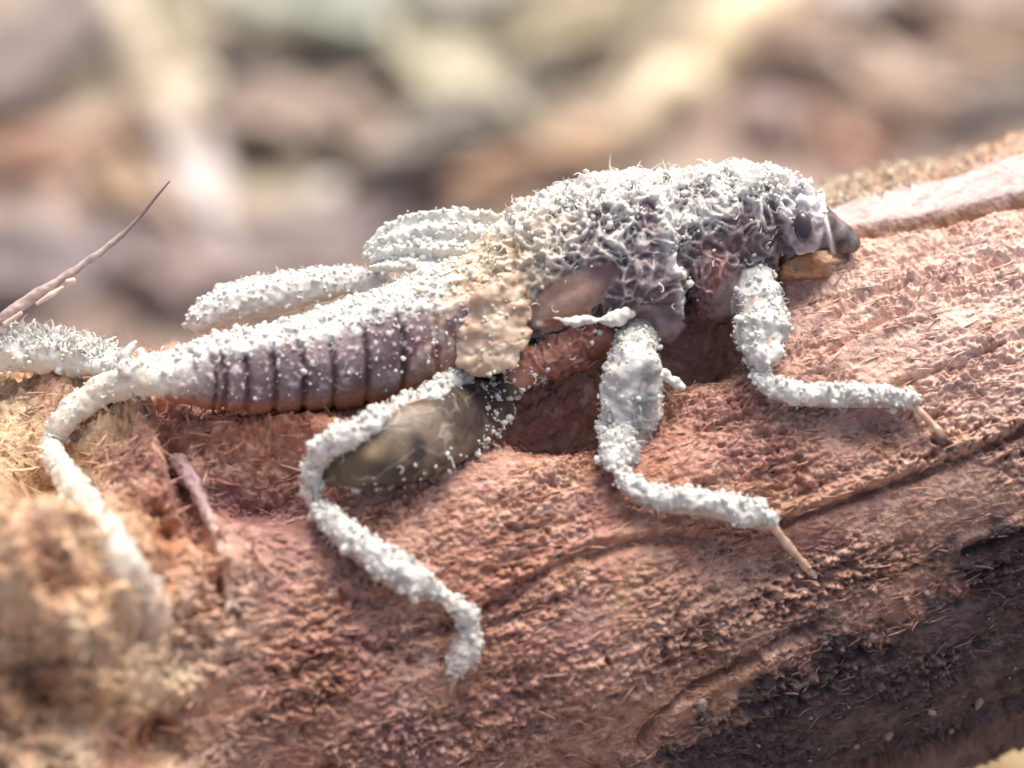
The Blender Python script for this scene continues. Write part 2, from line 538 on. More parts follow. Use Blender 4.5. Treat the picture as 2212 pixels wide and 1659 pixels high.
    c = mix(c, mix((0.66, 0.46, 0.27), (0.84, 0.68, 0.44), np.clip(0.5 + n1 + 0.6 * n4, 0, 1)), cream * 0.9)
    amber = np.zeros(len(P))
    for hx, hy, rx, ry in [(105, 1010, 80, 90), (95, 1480, 100, 60), (365, 1200, 45, 80), (300, 1570, 90, 60)]:
        amber += np.exp(-(((X - hx) / rx) ** 2 + ((Y - hy) / ry) ** 2))
    c = mix(c, (0.40, 0.17, 0.06), np.clip(amber * 0.75, 0, 1) * front)
    # hollow under the tail with its purple shade painted in, orange belly shelf
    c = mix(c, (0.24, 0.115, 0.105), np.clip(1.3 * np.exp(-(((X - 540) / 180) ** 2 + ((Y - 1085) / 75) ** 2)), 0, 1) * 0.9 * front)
    c = mix(c, (0.50, 0.21, 0.11), np.clip(np.exp(-(((X - 600) / 200) ** 2 + ((Y - 935) / 45) ** 2)), 0, 1) * 0.8 * front)
    c = mix(c, (0.62, 0.31, 0.10), np.clip(np.exp(-(((X - 1735) / 75) ** 2 + ((Y - 565) / 32) ** 2)), 0, 1) * front)
    # lower right flank: dark bark stain plus painted underside shade, with a ragged edge
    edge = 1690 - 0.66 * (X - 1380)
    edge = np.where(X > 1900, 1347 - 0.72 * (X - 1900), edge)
    stain_shade = sstep(-60, 50, (Y - edge) + 120 * n1 + 90 * n2 + 40 * n4) * sstep(-4.8, -2.0, 2.6 + P[:, 0] * 0 + S * 0)
    stain_shade = stain_shade * (S > -0.6)
    c = mix(c, mix((0.045, 0.034, 0.034), (0.10, 0.075, 0.07), np.clip(0.5 + n4, 0, 1)), stain_shade * 0.93)
    c = mix(c, (0.17, 0.105, 0.075), 0.5 * sstep(-420, 40, Y - edge + 150 * n2) * (1 - stain_shade) * (S > -1.5))
    sp = sstep(0.25, 0.55, fbm(np.stack([shear[:, 0] * 9, shear[:, 1] * 14, S * 0 + 9], 1), 3))
    c = mix(c, c * 0.45 + np.array((0.48, 0.35, 0.27)), sp * 0.6 * (1 - stain_shade) * (1 - strip))
    sd = sstep(0.2, 0.6, fbm(np.stack([shear[:, 0] * 5, shear[:, 1] * 11, S * 0 + 19], 1), 3))
    c = mix(c, c * np.array((0.70, 0.60, 0.57)), sd * 0.6)
    c = c * np.array((1.0, 1.02, 1.10))
    c = np.clip(c, 0.01, 0.85)
    V = V.reshape(nu, nv, 3)
    F = grid_faces(nu, nv, True)
    ends = np.vstack([V[0].mean(0), V[-1].mean(0)])
    VV = np.vstack([V.reshape(-1, 3), ends])
    j = np.arange(nv); j2 = (j + 1) % nv; n0 = nu * nv
    F3 = np.vstack([np.stack([j2, j, np.full(nv, n0)], 1), np.stack([(nu - 1) * nv + j, (nu - 1) * nv + j2, np.full(nv, n0 + 1)], 1)])
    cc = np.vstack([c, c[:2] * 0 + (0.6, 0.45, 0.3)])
    # coarse copy for placing things on it
    iu = np.where((u > -4.6) & (u < 4.6))[0][::4]; iv = np.arange(0, 633, 4)
    cv = V[np.ix_(iu, iv)].reshape(-1, 3)
    bv = BVHTree.FromPolygons([Vector(x) for x in cv], grid_faces(len(iu), len(iv)).tolist())
    return VV, [F, F3], cc, bv, C, (X, Y, V, D, nu, nv, strip, leftm)

tV, tF, tC, WOOD, tCen, tInfo = build_twig()
twig = empty("fallen_twig", tCen[0] - np.array((0, 2.0, 0)), "thick reddish brown weathered twig, pale and torn at one side", "twig")
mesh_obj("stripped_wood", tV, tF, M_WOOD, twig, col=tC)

def wood_w(X, Y, default=-0.5):
    o = at(X, Y, DIST - 0.001) * 0 + np.array((0, 0, DIST))
    d = at(X, Y, 0) - o
    h = WOOD.ray_cast(Vector(o), Vector(d).normalized())
    return h[0].z if h[0] is not None else default

# ------------------------------------------------------------------ the insect
def path_fixed(rows):      # X, Y, r(px), w
    return [at(X, Y, w) for X, Y, r, w in rows], [r * K for X, Y, r, w in rows]

def path_on_wood(rows):    # X, Y, r(px), height of the axis above the wood along the line of sight (mm)
    P, R = [], []
    ws = [wood_w(X, Y, None) for X, Y, r, h in rows]
    known = [w for w in ws if w is not None]
    for (X, Y, r, h), w in zip(rows, ws):
        if w is None: w = known[0] if known else -0.3
        P.append(at(X, Y, w + h)); R.append(r * K)
    return P, R

ABDOMEN = [(275, 803, 18, .62), (330, 808, 40, .60), (390, 814, 58, .56), (460, 810, 76, .52), (535, 806, 88, .48), (600, 800, 94, .44), (660, 790, 100, .40),
           (720, 778, 106, .35), (790, 761, 112, .30), (870, 738, 118, .24), (950, 706, 118, .18), (1040, 668, 115, .12)]
THORAX = [(960, 700, 95, .15), (1050, 655, 112, .08), (1130, 615, 138, .02), (1210, 580, 152, -.02), (1300, 548, 156, -.05), (1390, 532, 150, -.07), (1450, 520, 138, -.08), (1480, 512, 128, -.08)]
PROTHORAX = [(1470, 512, 118, -.08), (1530, 498, 126, -.09), (1600, 482, 118, -.10), (1660, 472, 104, -.11)]
HEAD = [(1650, 478, 88, -.11), (1705, 482, 84, -.11), (1745, 490, 70, -.11), (1780, 500, 48, -.10), (1798, 508, 40, -.10), (1822, 518, 34, -.09), (1842, 528, 21, -.08)]
LEGS = {
    "fore_femur": [(1618, 545, 20, .30), (1626, 595, 36, .34), (1636, 655, 55, .36), (1644, 710, 60, .34), (1648, 765, 44, .28), (1650, 808, 17, .20)],
    "fore_tibia": [(1636, 812, 13, .19), (1668, 836, 20, .17), (1720, 848, 24, .16), (1800, 852, 25, .15), (1900, 855, 23, .13), (1964, 862, 18, .12)],
    "mid_femur": [(1362, 692, 18, .42), (1376, 740, 44, .46), (1370, 800, 56, .48), (1364, 860, 64, .44), (1352, 920, 60, .38), (1336, 968, 42, .28), (1326, 1000, 17, .20)],
    "mid_tibia": [(1328, 1006, 12, .18), (1362, 1048, 21, .16), (1420, 1075, 26, .15), (1500, 1082, 27, .15), (1580, 1095, 30, .15), (1640, 1112, 29, .14), (1666, 1120, 18, .12)],
    "hind_band": [(1000, 803, 22, .46), (940, 848, 28, .46), (860, 888, 30, .44), (780, 925, 29, .40), (712, 962, 28, .36), (680, 1008, 24, .32), (668, 1050, 20, .28), (686, 1092, 14, .22)],
    "hind_tibia": [(684, 1092, 17, .20), (715, 1128, 27, .20), (765, 1168, 32, .20), (830, 1213, 36, .20), (900, 1253, 35, .19), (945, 1278, 20, .16)],
    "hind_tarsus": [(956, 1284, 17, .15), (1000, 1320, 25, .14), (1018, 1348, 15, .12)],
    "hind_pad": [(1016, 1362, 26, .11), (1006, 1402, 33, .11), (990, 1440, 24, .09)],
}
BARE = {   # thin uncovered end joints
    "fore_tarsus": [(1958, 862, 11, .10), (1985, 888, 8, .09), (1990, 893, 10, .08), (2020, 922, 8, .07), (2026, 928, 10, .06), (2050, 955, 8, .05), (2066, 974, 4, .03)],
    "mid_tarsus": [(1658, 1122, 12, .10), (1690, 1163, 9, .08), (1695, 1169, 12, .08), (1728, 1208, 8, .06), (1733, 1214, 11, .05), (1752, 1238, 9, .04), (1764, 1250, 4, .03)],
    "fore_claw": [(2050, 953, 6, .05), (2068, 960, 4, .05), (2080, 972, 2, .02)],
    "mid_claw": [(1750, 1234, 6, .05), (1770, 1238, 4, .05), (1782, 1250, 2, .02)],
    "hind_claw": [(988, 1440, 14, .08), (978, 1475, 8, .05), (972, 1500, 4, .02)],
}
HIND_FEMUR = [(1092, 838, 26, .30), (1062, 868, 60, .27), (1000, 905, 80, .26), (920, 945, 82, .26), (840, 977, 76, .25), (770, 1003, 56, .24), (715, 1030, 24, .22)]
FAR_LEG = [(428, 694, 30, -.25), (462, 674, 38, -.25), (525, 650, 43, -.27), (600, 634, 43, -.30), (690, 616, 38, -.32), (770, 608, 30, -.33), (860, 640, 36, -.30)]

insect = empty("mouldy_insect", at(1668, 1140, wood_w(1668, 1140)), "dead hopper insect crusted in white mould standing on the reddish twig", "insect")

def ell(X, Y, w, rx, ry, rw, rot=0.0):
    V, F = ICO2
    V = ico_hi[0]; F = ico_hi[1]
    p = V * np.array((rx * K, ry * K, rw * K))
    c, s = math.cos(rot), math.sin(rot)
    q = np.stack([p[:, 0] * c - p[:, 1] * s, p[:, 0] * s + p[:, 1] * c, p[:, 2]], 1)
    return q + at(X, Y, w), np.zeros((0, 4), int), F, (0, 0, 0)
ico_hi = ico(4)

def build_body():
    parts = []
    def add(path, nv=40, depth=1.0, shrink=1.0):
        P, R = path
        V, F, F3 = loft(P, [r * shrink for r in R], 0.03, nv, depth)
        parts.append((V, F, F3, (0, 0, 0)))
    add(path_fixed(ABDOMEN), 56, 1.0)
    add(path_fixed(THORAX), 56, 1.05)
    add(path_fixed(PROTHORAX), 56, 1.05)
    add(path_fixed(HEAD), 48, 1.0)
    parts.append(ell(1385, 605, .28, 105, 82, 60, 0.25))     # side plates of the thorax
    parts.append(ell(1535, 585, .12, 70, 88, 70, 0.2))
    parts.append(ell(1430, 680, .22, 52, 62, 45, 0.4))       # hip joints
    parts.append(ell(1555, 640, .05, 65, 55, 60, 0.2))
    parts.append(ell(1200, 760, .12, 150, 52, 60, 0.42))     # reddish belly
    parts.append(ell(1130, 800, .22, 75, 40, 35, 0.75))
    parts.append(ell(960, 770, .32, 90, 60, 50, 0.5))
    parts.append(ell(1270, 740, .16, 80, 36, 40, 0.1))
    parts.append(ell(1238, 638, .27, 122, 46, 60, 0.56))     # smooth pinkish lobe of the flank
    parts.append(ell(1735, 488, .10, 42, 52, 42, 0.1))       # eye socket
    for k, rows in LEGS.items():
        P, R = path_on_wood(rows)
        if "tibia" in k:
            P = [p + np.array((0, -0.028, -0.03)) for p in P]
            add((P, R), 24, 1.0, 0.86)
        else:
            add((P, R), 24, 1.0, 0.78)
    for rows in BARE.values():
        add(path_on_wood(rows), 16)
    # joints that tie the legs to the trunk
    pf = path_on_wood(LEGS["fore_femur"])[0][0]; pm = path_on_wood(LEGS["mid_femur"])[0][0]; ph = path_on_wood(HIND_FEMUR)[0]
    add(([at(1590, 520, .05), pf], [0.10, 0.09]), 20)
    add(([at(1390, 640, .25), pm], [0.13, 0.10]), 20)
    add(([at(1110, 770, .20), ph[0], ph[1]], [0.10, 0.08, 0.10]), 20)
    add(path_on_wood(HIND_FEMUR), 32, 0.6)
    add(path_fixed(FAR_LEG), 32)
    V, F, _ = join(parts)
    me = bpy.data.meshes.new("tmp")
    me.from_pydata(V.tolist(), [], F[0].tolist() + F[1].tolist())
    tmp = bpy.data.objects.new("tmp", me)
    scene.collection.objects.link(tmp)
    md = tmp.modifiers.new("r", 'REMESH')
    md.mode = 'VOXEL'; md.voxel_size = 0.0115
    dg = bpy.context.evaluated_depsgraph_get()
    ev = tmp.evaluated_get(dg)
    em = ev.to_mesh()
    n = len(em.vertices)
    co = np.zeros(n * 3, np.float32); em.vertices.foreach_get("co", co); co = co.reshape(-1, 3).astype(float)
    nl = len(em.loops); li = np.zeros(nl, np.int32); em.loops.foreach_get("vertex_index", li)
    lt = np.zeros(len(em.polygons), np.int32); em.polygons.foreach_get("loop_total", lt)
    ls = np.zeros(len(em.polygons), np.int32); em.polygons.foreach_get("loop_start", ls)
    q = ls[lt == 4]; f4 = li[q[:, None] + np.arange(4)]
    t = ls[lt == 3]; f3 = li[t[:, None] + np.arange(3)] if len(t) else np.zeros((0, 3), int)
    ed = np.zeros(len(em.edges) * 2, np.int32); em.edges.foreach_get("vertices", ed); ed = ed.reshape(-1, 2)
    ev.to_mesh_clear()
    bpy.data.objects.remove(tmp); bpy.data.meshes.remove(me)
    for _ in range(3):
        acc = np.zeros_like(co)
        cnt = np.bincount(ed.ravel(), minlength=n)[:, None]
        for c in range(3):
            acc[:, c] = np.bincount(ed[:, 0], co[ed[:, 1], c], n) + np.bincount(ed[:, 1], co[ed[:, 0], c], n)
        co = 0.5 * co + 0.5 * acc / np.maximum(cnt, 1)
    return co, [f4, f3]

bV, bF = build_body()
bN = vnormals(bV, bF)
if (bN[:, 1][bV[:, 1] > np.percentile(bV[:, 1], 99)]).mean() < 0:
    bN = -bN
bX, bY = grid_of(bV)

def near(rows_path, V):
    P, R = rows_path
    C, Rr = resample(P, R, 0.02)
    best = np.full(len(V), 1e9)
    for k in range(0, len(C)):
        dd = np.sqrt(((V - C[k]) ** 2).sum(1)) - Rr[k]
        best = np.minimum(best, dd)
    return best

def paint_body():
    V, N, X, Y = bV, bN, bX, bY
    n1 = fbm(V * 3 + 5, 3); n2 = fbm(V * 9 + 15, 3); n3 = fbm(V * 22 + 25, 2)
    d_leg = np.full(len(V), 9.0)
    for r in LEGS.values():
        d_leg = np.minimum(d_leg, near(path_on_wood(r), V))
    d_bare = np.full(len(V), 9.0)
    for r in BARE.values():
        d_bare = np.minimum(d_bare, near(path_on_wood(r), V))
    d_fem = near(path_on_wood(HIND_FEMUR), V)
    d_far = near(path_fixed(FAR_LEG), V)
    d_abd = near(path_fixed(ABDOMEN), V); d_tho = np.minimum(near(path_fixed(THORAX), V), near(path_fixed(PROTHORAX), V)); d_head = near(path_fixed(HEAD), V)
    D = np.stack([d_abd - .01, d_tho, d_head - .005, d_leg, d_bare, d_fem, d_far], 1)
    part = D.argmin(1)
    is_trunk = part <= 2
    yc = np.interp(X, [r[0] for r in ABDOMEN] + [r[0] for r in THORAX[2:]], [r[1] for r in ABDOMEN] + [r[1] for r in THORAX[2:]])
    rc = np.interp(X, [r[0] for r in ABDOMEN] + [r[0] for r in THORAX[2:]], [r[2] for r in ABDOMEN] + [r[2] for r in THORAX[2:]])
    rel = (yc - Y) / rc                       # +1 top, -1 bottom
    disp = np.zeros(len(V))
    purple = mix((0.12, 0.082, 0.095), (0.25, 0.185, 0.205), np.clip(0.5 + n1 + 0.5 * n2, 0, 1))
    c = purple.copy()
    # abdomen: overlapping rings
    ab = sstep(1010, 900, X) * is_trunk * (part == 0)
    Xg = X - 0.13 * (Y - yc) - 14 * (1 - np.clip(rel, -1, 1) ** 2) 
    rings = [452, 472, 520, 580, 642, 706, 778, 856, 930]
    for g in rings:
        wd = 4.5 if g in (452,) else 6.5
        e = np.exp(-((Xg - g) / wd) ** 2) * ab * sstep(0.62, 0.30, rel)
        disp -= 0.040 * e
        c = mix(c, (0.07, 0.045, 0.05), np.clip(e * 0.8, 0, 1))
        step = ((Xg - g) > 0) * np.exp(-np.abs(Xg - g) / 28)
        disp += 0.012 * step * ab
    c = mix(c, (0.38, 0.18, 0.11), ab * sstep(-0.55, -0.95, rel + 0.2 * n1))
    # reddish underside and belly of the thorax
    belly = (~is_trunk & (d_tho < 0.5) & (part > 2) & False)
    red = sstep(-0.70, -1.0, rel + 0.25 * n1) * sstep(900, 1000, X) * sstep(1420, 1300, X)
    c = mix(c, (0.33, 0.125, 0.09), np.clip(red, 0, 1) * is_trunk)
    redp = np.clip(np.exp(-(((X - 1530) / 60) ** 2 + ((Y - 610) / 70) ** 2)) * 1.3 + np.exp(-(((X - 950) / 55) ** 2 + ((Y - 760) / 40) ** 2)), 0, 1)
    c = mix(c, (0.22, 0.075, 0.065), redp * 0.8 * is_trunk)
    # yellowish cream back between the wing stubs
    creamy = np.exp(-(((X - 1060) / 120) ** 2 + ((Y - 580) / 90) ** 2))
    c = mix(c, (0.66, 0.55, 0.40), np.clip(creamy * 1.3 + 0.4 * n2, 0, 1) * (X > 850) * (X < 1230) * is_trunk)
    # wrinkled net of mould over thorax and head
    lx, ly = (X - 1238) * math.cos(.56) - (Y - 638) * math.sin(.56), (X - 1238) * math.sin(.56) + (Y - 638) * math.cos(.56)
    flank = sstep(1.05, 0.85, np.hypot(lx / 118, ly / 44) + 0.1 * n2) * (V[:, 2] > 0.2) * (part <= 2)
    tho = sstep(1010, 1130, X) * sstep(1800, 1740, X) * is_trunk * (1 - flank)
    wv = V * 7.2 + 0.9 * np.stack([perlin(V * 5 + 1), perlin(V * 5 + 21), perlin(V * 5 + 41)], 1)
    f1, f2 = worley(wv)
    net = sstep(0.22, 0.05, f2 - f1)
    f3_, f4_ = worley(wv * 2.1 + 31)
    net2 = sstep(0.24, 0.05, f4_ - f3_)
    topness = sstep(-0.25, 0.75, rel + 0.55 * n1)
    cover = np.clip(topness * 1.1 + 0.16, 0, 1)
    disp += tho * (0.045 * net + 0.018 * net2) * (0.4 + 0.6 * cover) + tho * 0.02 * n2
    wn_ = np.clip(np.maximum(net, 0.75 * net2 * (n1 > -0.15)) * cover + 0.9 * sstep(0.62, 1.1, rel + 0.35 * n2), 0, 1)
    c = mix(c, (0.065, 0.055, 0.075), 0.8 * tho * (1 - net) * sstep(-0.1, 0.35, n1 + 0.15))
    c = mix(c, WHITE, tho * wn_ * 0.93)
    fold = np.abs(fbm(np.stack([V[:, 0] * 2 + V[:, 1] * 3, V[:, 1] * 7 - V[:, 0] * 2.5, V[:, 2] * 5], 1) + 12, 3))
    ck = np.clip(1.35 * np.exp(-(((X - 1075) / 130) ** 2 + ((Y - 575 + 0.35 * (X - 1075)) / 75) ** 2)) + 0.5 * n2, 0, 1) * (X > 900) * (X < 1300) * is_trunk * (1 - flank)
    c = mix(c, mix((0.74, 0.66, 0.53), (0.45, 0.32, 0.20), sstep(0.12, 0.45, fold)), ck * 0.95)
    disp += ck * (0.05 * (0.3 - fold))
    c = mix(c, mix(mix((0.42, 0.27, 0.21), (0.60, 0.45, 0.37), np.clip(0.5 + n1 + 0.4 * n2, 0, 1)), (0.19, 0.12, 0.125), sstep(15, 85, lx + 40 * n1)), flank)
    # white blanket on top of the abdomen
    blanket = ab * sstep(0.36, 0.62, rel + 0.2 * n2 + 0.12 * n1) + sstep(480, 370, X) * (part == 0) * sstep(-0.9, -0.3, rel + 0.2 * n2)
    blanket = np.clip(blanket, 0, 1)
    bl1, bl2 = worley(V * 16 + 3)
    disp += blanket * (0.012 + 0.026 * (0.5 - bl1) + 0.012 * n2)
    c = mix(c, mix(WHITE, (0.62, 0.53, 0.48), sstep(0.4, -0.6, rel)), blanket)
    speck = sstep(0.25, 0.6, n3 + 0.25 * n2) * ab * sstep(-1.1, 0.2, rel)
    c = mix(c, (0.70, 0.68, 0.68), speck * 0.75); disp += 0.010 * speck
    # grooves that part the body
    for gx, y0, y1 in [(1470, 440, 700), (1690, 420, 590), (1110, 480, 700)]:
        e = np.exp(-((X - gx - 0.08 * (Y - 560)) / 9) ** 2) * ((Y > y0) & (Y < y1)) * is_trunk
        disp -= 0.05 * e
    # head: lavender grey with a white rim and a dark beak
    hd = (X > 1695) & is_trunk
    c = mix(c, mix((0.22, 0.19, 0.22), (0.56, 0.53, 0.57), np.clip(0.45 + n2 + 0.5 * n1, 0, 1)), hd * 0.8 * sstep(1695, 1715, X))
    ring = np.exp(-((np.hypot((X - 1737) / 33, (Y - 490) / 50) - 1) / 0.22) ** 2) * hd
    c = mix(c, (0.58, 0.56, 0.60), np.clip(ring, 0, 1) * (0.45 + 0.55 * (n2 > -0.1))); disp += 0.008 * ring
    seam = np.exp(-((X - 1788 - 0.25 * (Y - 500)) / 5) ** 2) * hd
    c = mix(c, (0.82, 0.80, 0.80), np.clip(seam, 0, 1)); disp += 0.02 * seam
    beak = sstep(1792, 1800, X - 0.25 * (Y - 500)) * hd
    c = mix(c, mix((0.055, 0.05, 0.055), (0.20, 0.17, 0.16), np.clip(0.4 + n2, 0, 1)), beak)
    # legs
    band = np.exp(-((X - 1452 - 0.12 * (Y - 560) - 10 * np.sin(Y / 30)) / 11) ** 2) * ((Y > 455) & (Y < 690)) * is_trunk
    c = mix(c, WHITE, np.clip(band, 0, 1)); disp += 0.04 * band
    leg = (part == 3) & (D.min(1) < 0.012)
    joint = (part >= 3) & (D.min(1) >= 0.012) & (Y < 760) & (X > 1300)
    c = np.where(joint[:, None], mix((0.13, 0.085, 0.095), (0.26, 0.19, 0.20), np.clip(0.5 + n2, 0, 1)), c)
    c = np.where(leg[:, None], mix((0.36, 0.29, 0.23), (0.58, 0.53, 0.47), np.clip(0.5 + n2, 0, 1)), c)
    bare = part == 4
    c = np.where(bare[:, None], mix((0.50, 0.33, 0.23), (0.68, 0.52, 0.42), np.clip(0.5 + n2, 0, 1)), c)
    c = mix(c, (0.10, 0.05, 0.035), bare * sstep(2025, 2045, X) * sstep(2066, 2056, X))
    fem = part == 5
    fcol = mix((0.05, 0.036, 0.028), (0.17, 0.13, 0.095), np.clip(0.4 + 1.3 * n1 + 0.6 * n2, 0, 1))
    fcol = mix(fcol, (0.55, 0.43, 0.24), np.exp(-(((X - 800) / 26) ** 2 + ((Y - 975) / 18) ** 2)))
    fcol = mix(fcol, (0.21, 0.165, 0.09), sstep(860, 740, X) * 0.6)
    br = np.exp(-((fbm(V * 5 + 91, 2)) / 0.06) ** 2) * sstep(0.0, 0.3, fbm(V * 2.5 + 44, 2) + 0.1)
    fcol = mix(fcol, (0.58, 0.55, 0.48), br * 0.3)
    disp += (part == 5) * 0.005 * br
    c = np.where(fem[:, None], fcol, c)
    far = part == 6
    c = np.where(far[:, None], np.broadcast_to(WHITE * 0.97, c.shape), c)
    disp += far * (0.02 * (0.5 - bl1) + 0.01 * n2)
    # belly lobes that belong to no axis
    lobe = (D.min(1) > 0.035) & (Y > 690) & (X > 880) & (X < 1340)
    c = mix(c, mix((0.30, 0.12, 0.085), (0.46, 0.22, 0.16), np.clip(0.5 + n1 + 0.5 * n2, 0, 1)), lobe * 1.0)
    lobe2 = (Y > 590) & (X > 1335) & (X < 1500) & is_trunk
    c = mix(c, (0.11, 0.07, 0.08), lobe2 * 0.6 * (1 - net))
    return np.clip(c, 0.01, 0.88), disp, part, blanket, tho * cover, rel

bC, bD, bPart, bBlanket, bThoCover, bRel = paint_body()
bV = bV + bN * bD[:, None]
mesh_obj("body", bV, bF, M_BODY, insect, col=bC)
bN = vnormals(bV, bF) * np.sign((vnormals(bV, bF) * bN).sum(1, keepdims=True))

# eye
eV, eF = ico_hi
p = eV * np.array((20 * K, 33 * K, 0.05))
c_, s_ = math.cos(0.12), math.sin(0.12)
p = np.stack([p[:, 0] * c_ - p[:, 1] * s_, p[:, 0] * s_ + p[:, 1] * c_, p[:, 2]], 1)
def surface_w(X, Y):
    o = np.array((0, 0, DIST)); d = at(X, Y, 0) - o
    h = BODYB.ray_cast(Vector(o), Vector(d).normalized())
    return h[0].z if h[0] is not None else wood_w(X, Y)
BODYB = BVHTree.FromPolygons([Vector(x) for x in bV], bF[0].tolist() + bF[1].tolist())
ew = surface_w(1735, 490)
mesh_obj("eye", p + at(1735, 491, ew + 0.015), eF, M_EYE, insect, col=np.broadcast_to((0.045, 0.03, 0.04), (len(p), 3)))

# wing stubs -----------------------------------------------------------
def plate(outline_fn, nu, nv, thick, rough_fn=None):
    """curved plate with thickness; outline_fn(a,b)->(X,Y,w) arrays with a,b in 0..1"""
    a, b = np.meshgrid(np.linspace(0, 1, nu), np.linspace(0, 1, nv), indexing='ij')
    X, Y, w = outline_fn(a, b)
    s = K * (DIST - w) / DIST
    V = np.stack([(X - 1106) * s, (829.5 - Y) * s, w], -1).reshape(-1, 3)
    F = grid_faces(nu, nv)
    N = vnormals(V, [F])
    if N[:, 2].mean() < 0: N = -N
    d = rough_fn(V, a.ravel(), b.ravel()) if rough_fn else 0
    edge = np.minimum(np.minimum(a, 1 - a), np.minimum(b, 1 - b)).ravel()
    th = thick * np.clip(edge / 0.08, 0.15, 1) ** 0.5
    top = V + N * (np.asarray(d) + th / 2)[:, None]; bot = V - N * (th / 2)[:, None]
    n = len(V)
    idx = np.arange(n).reshape(nu, nv)
    rim = np.concatenate([idx[:-1, 0], idx[-1, :-1], idx[:0:-1, -1], idx[0, :0:-1]])
    r2 = np.roll(rim, -1)
    side = np.stack([rim, r2, r2 + n, rim + n], 1)
    return np.vstack([top, bot]), [np.vstack([F, F[:, ::-1] + n, side])], np.concatenate([a.ravel()] * 2), np.concatenate([b.ravel()] * 2), np.vstack([N, -N])

def near_pad(a, b):
    # a: root (top, ~590) to rounded tip (bottom, ~806); b: rear to front edge
    cx = 1075 - 25 * a; cy = 596 + 208 * a
    half = 72 * np.sqrt(np.clip(1 - np.clip((a - 0.55) / 0.47, 0, 1) ** 2.4, 0.02, 1)) * (0.72 + 0.4 * np.sin(np.clip(a, 0, .8) * 2.4))
    X = cx + (b - 0.5) * 2 * half + 10 * a; Y = cy + (b - 0.5) * -26 + 6 * np.sin(b * 9) + 5 * np.sin(a * 17 + b * 5)
    X = X + 5 * np.sin(a * 21) + 3 * np.sin(a * 43 + b * 7)
    w = 0.42 + 0.12 * np.cos((b - 0.5) * 2.6) + 0.07 * a
    return X, Y, w
def pad_rough(V, a, b):
    return 0.026 * fbm(V * 7, 3) + 0.010 * fbm(V * 18, 2) + 0.010 * np.exp(-((a - 0.93) / 0.03) ** 2) + 0.014 * np.exp(-((a - 0.24) / 0.05) ** 2)
V, F, a, b, N = plate(near_pad, 70, 50, 0.05, pad_rough)
n1 = fbm(V * 5 + 2, 3)
c = mix((0.42, 0.28, 0.20), (0.60, 0.47, 0.35), np.clip(0.25 + n1 + 0.8 * a, 0, 1))
c = mix(c, (0.70, 0.62, 0.50), sstep(0.15, 0.5, fbm(V * 9 + 5, 3)) * 0.7)
o = mesh_obj("wing_pad", V, F, M_PAD, insect, col=c)
o["label"] = "tan rounded wing stub hanging at the near flank"
NP = (V[:len(V) // 2], N[:len(V) // 2], a[:len(V) // 2])

def far_pad(a, b):
    # fan shaped white stub standing up from the back: a from root (1120,540) to tip (795,560)
    top = np.interp(a, [0, .2, .45, .7, .88, 1], [478, 464, 458, 468, 498, 545])
    bot = np.interp(a, [0, .25, .5, .75, 1], [620, 600, 590, 588, 584])
    X = 1120 - 328 * a + 0 * b; Y = top + (bot - top) * b
    X = X + 10 * np.sin(b * 3)
    w = -0.22 + 0.16 * b + 0.05 * np.sin(b * 3.1)
    return X, Y, w
def fan_rough(V, a, b):
    rays = np.sin((b * 5.2 + 0.5 * a) * math.pi * 1.3)
    bl, _ = worley(V * 15)
    return 0.030 * rays * sstep(0, .3, 1 - np.abs(b - .5)) + 0.03 * (0.5 - bl) + 0.012 * fbm(V * 12, 2)
V, F, a, b, N = plate(far_pad, 110, 70, 0.10, fan_rough)
c = mix(np.broadcast_to(WHITE, V.shape), (0.66, 0.57, 0.44), np.clip(sstep(0.45, 0.0, a) * 0.6 + 0.5 * fbm(V * 6, 3) * sstep(.7, .2, a), 0, 1))
o = mesh_obj("wing_pad", V, F, M_MOULD, insect, col=c)
o["label"] = "white ridged fan shaped wing stub on the far side"
FP = (V[:len(V) // 2], N[:len(V) // 2])

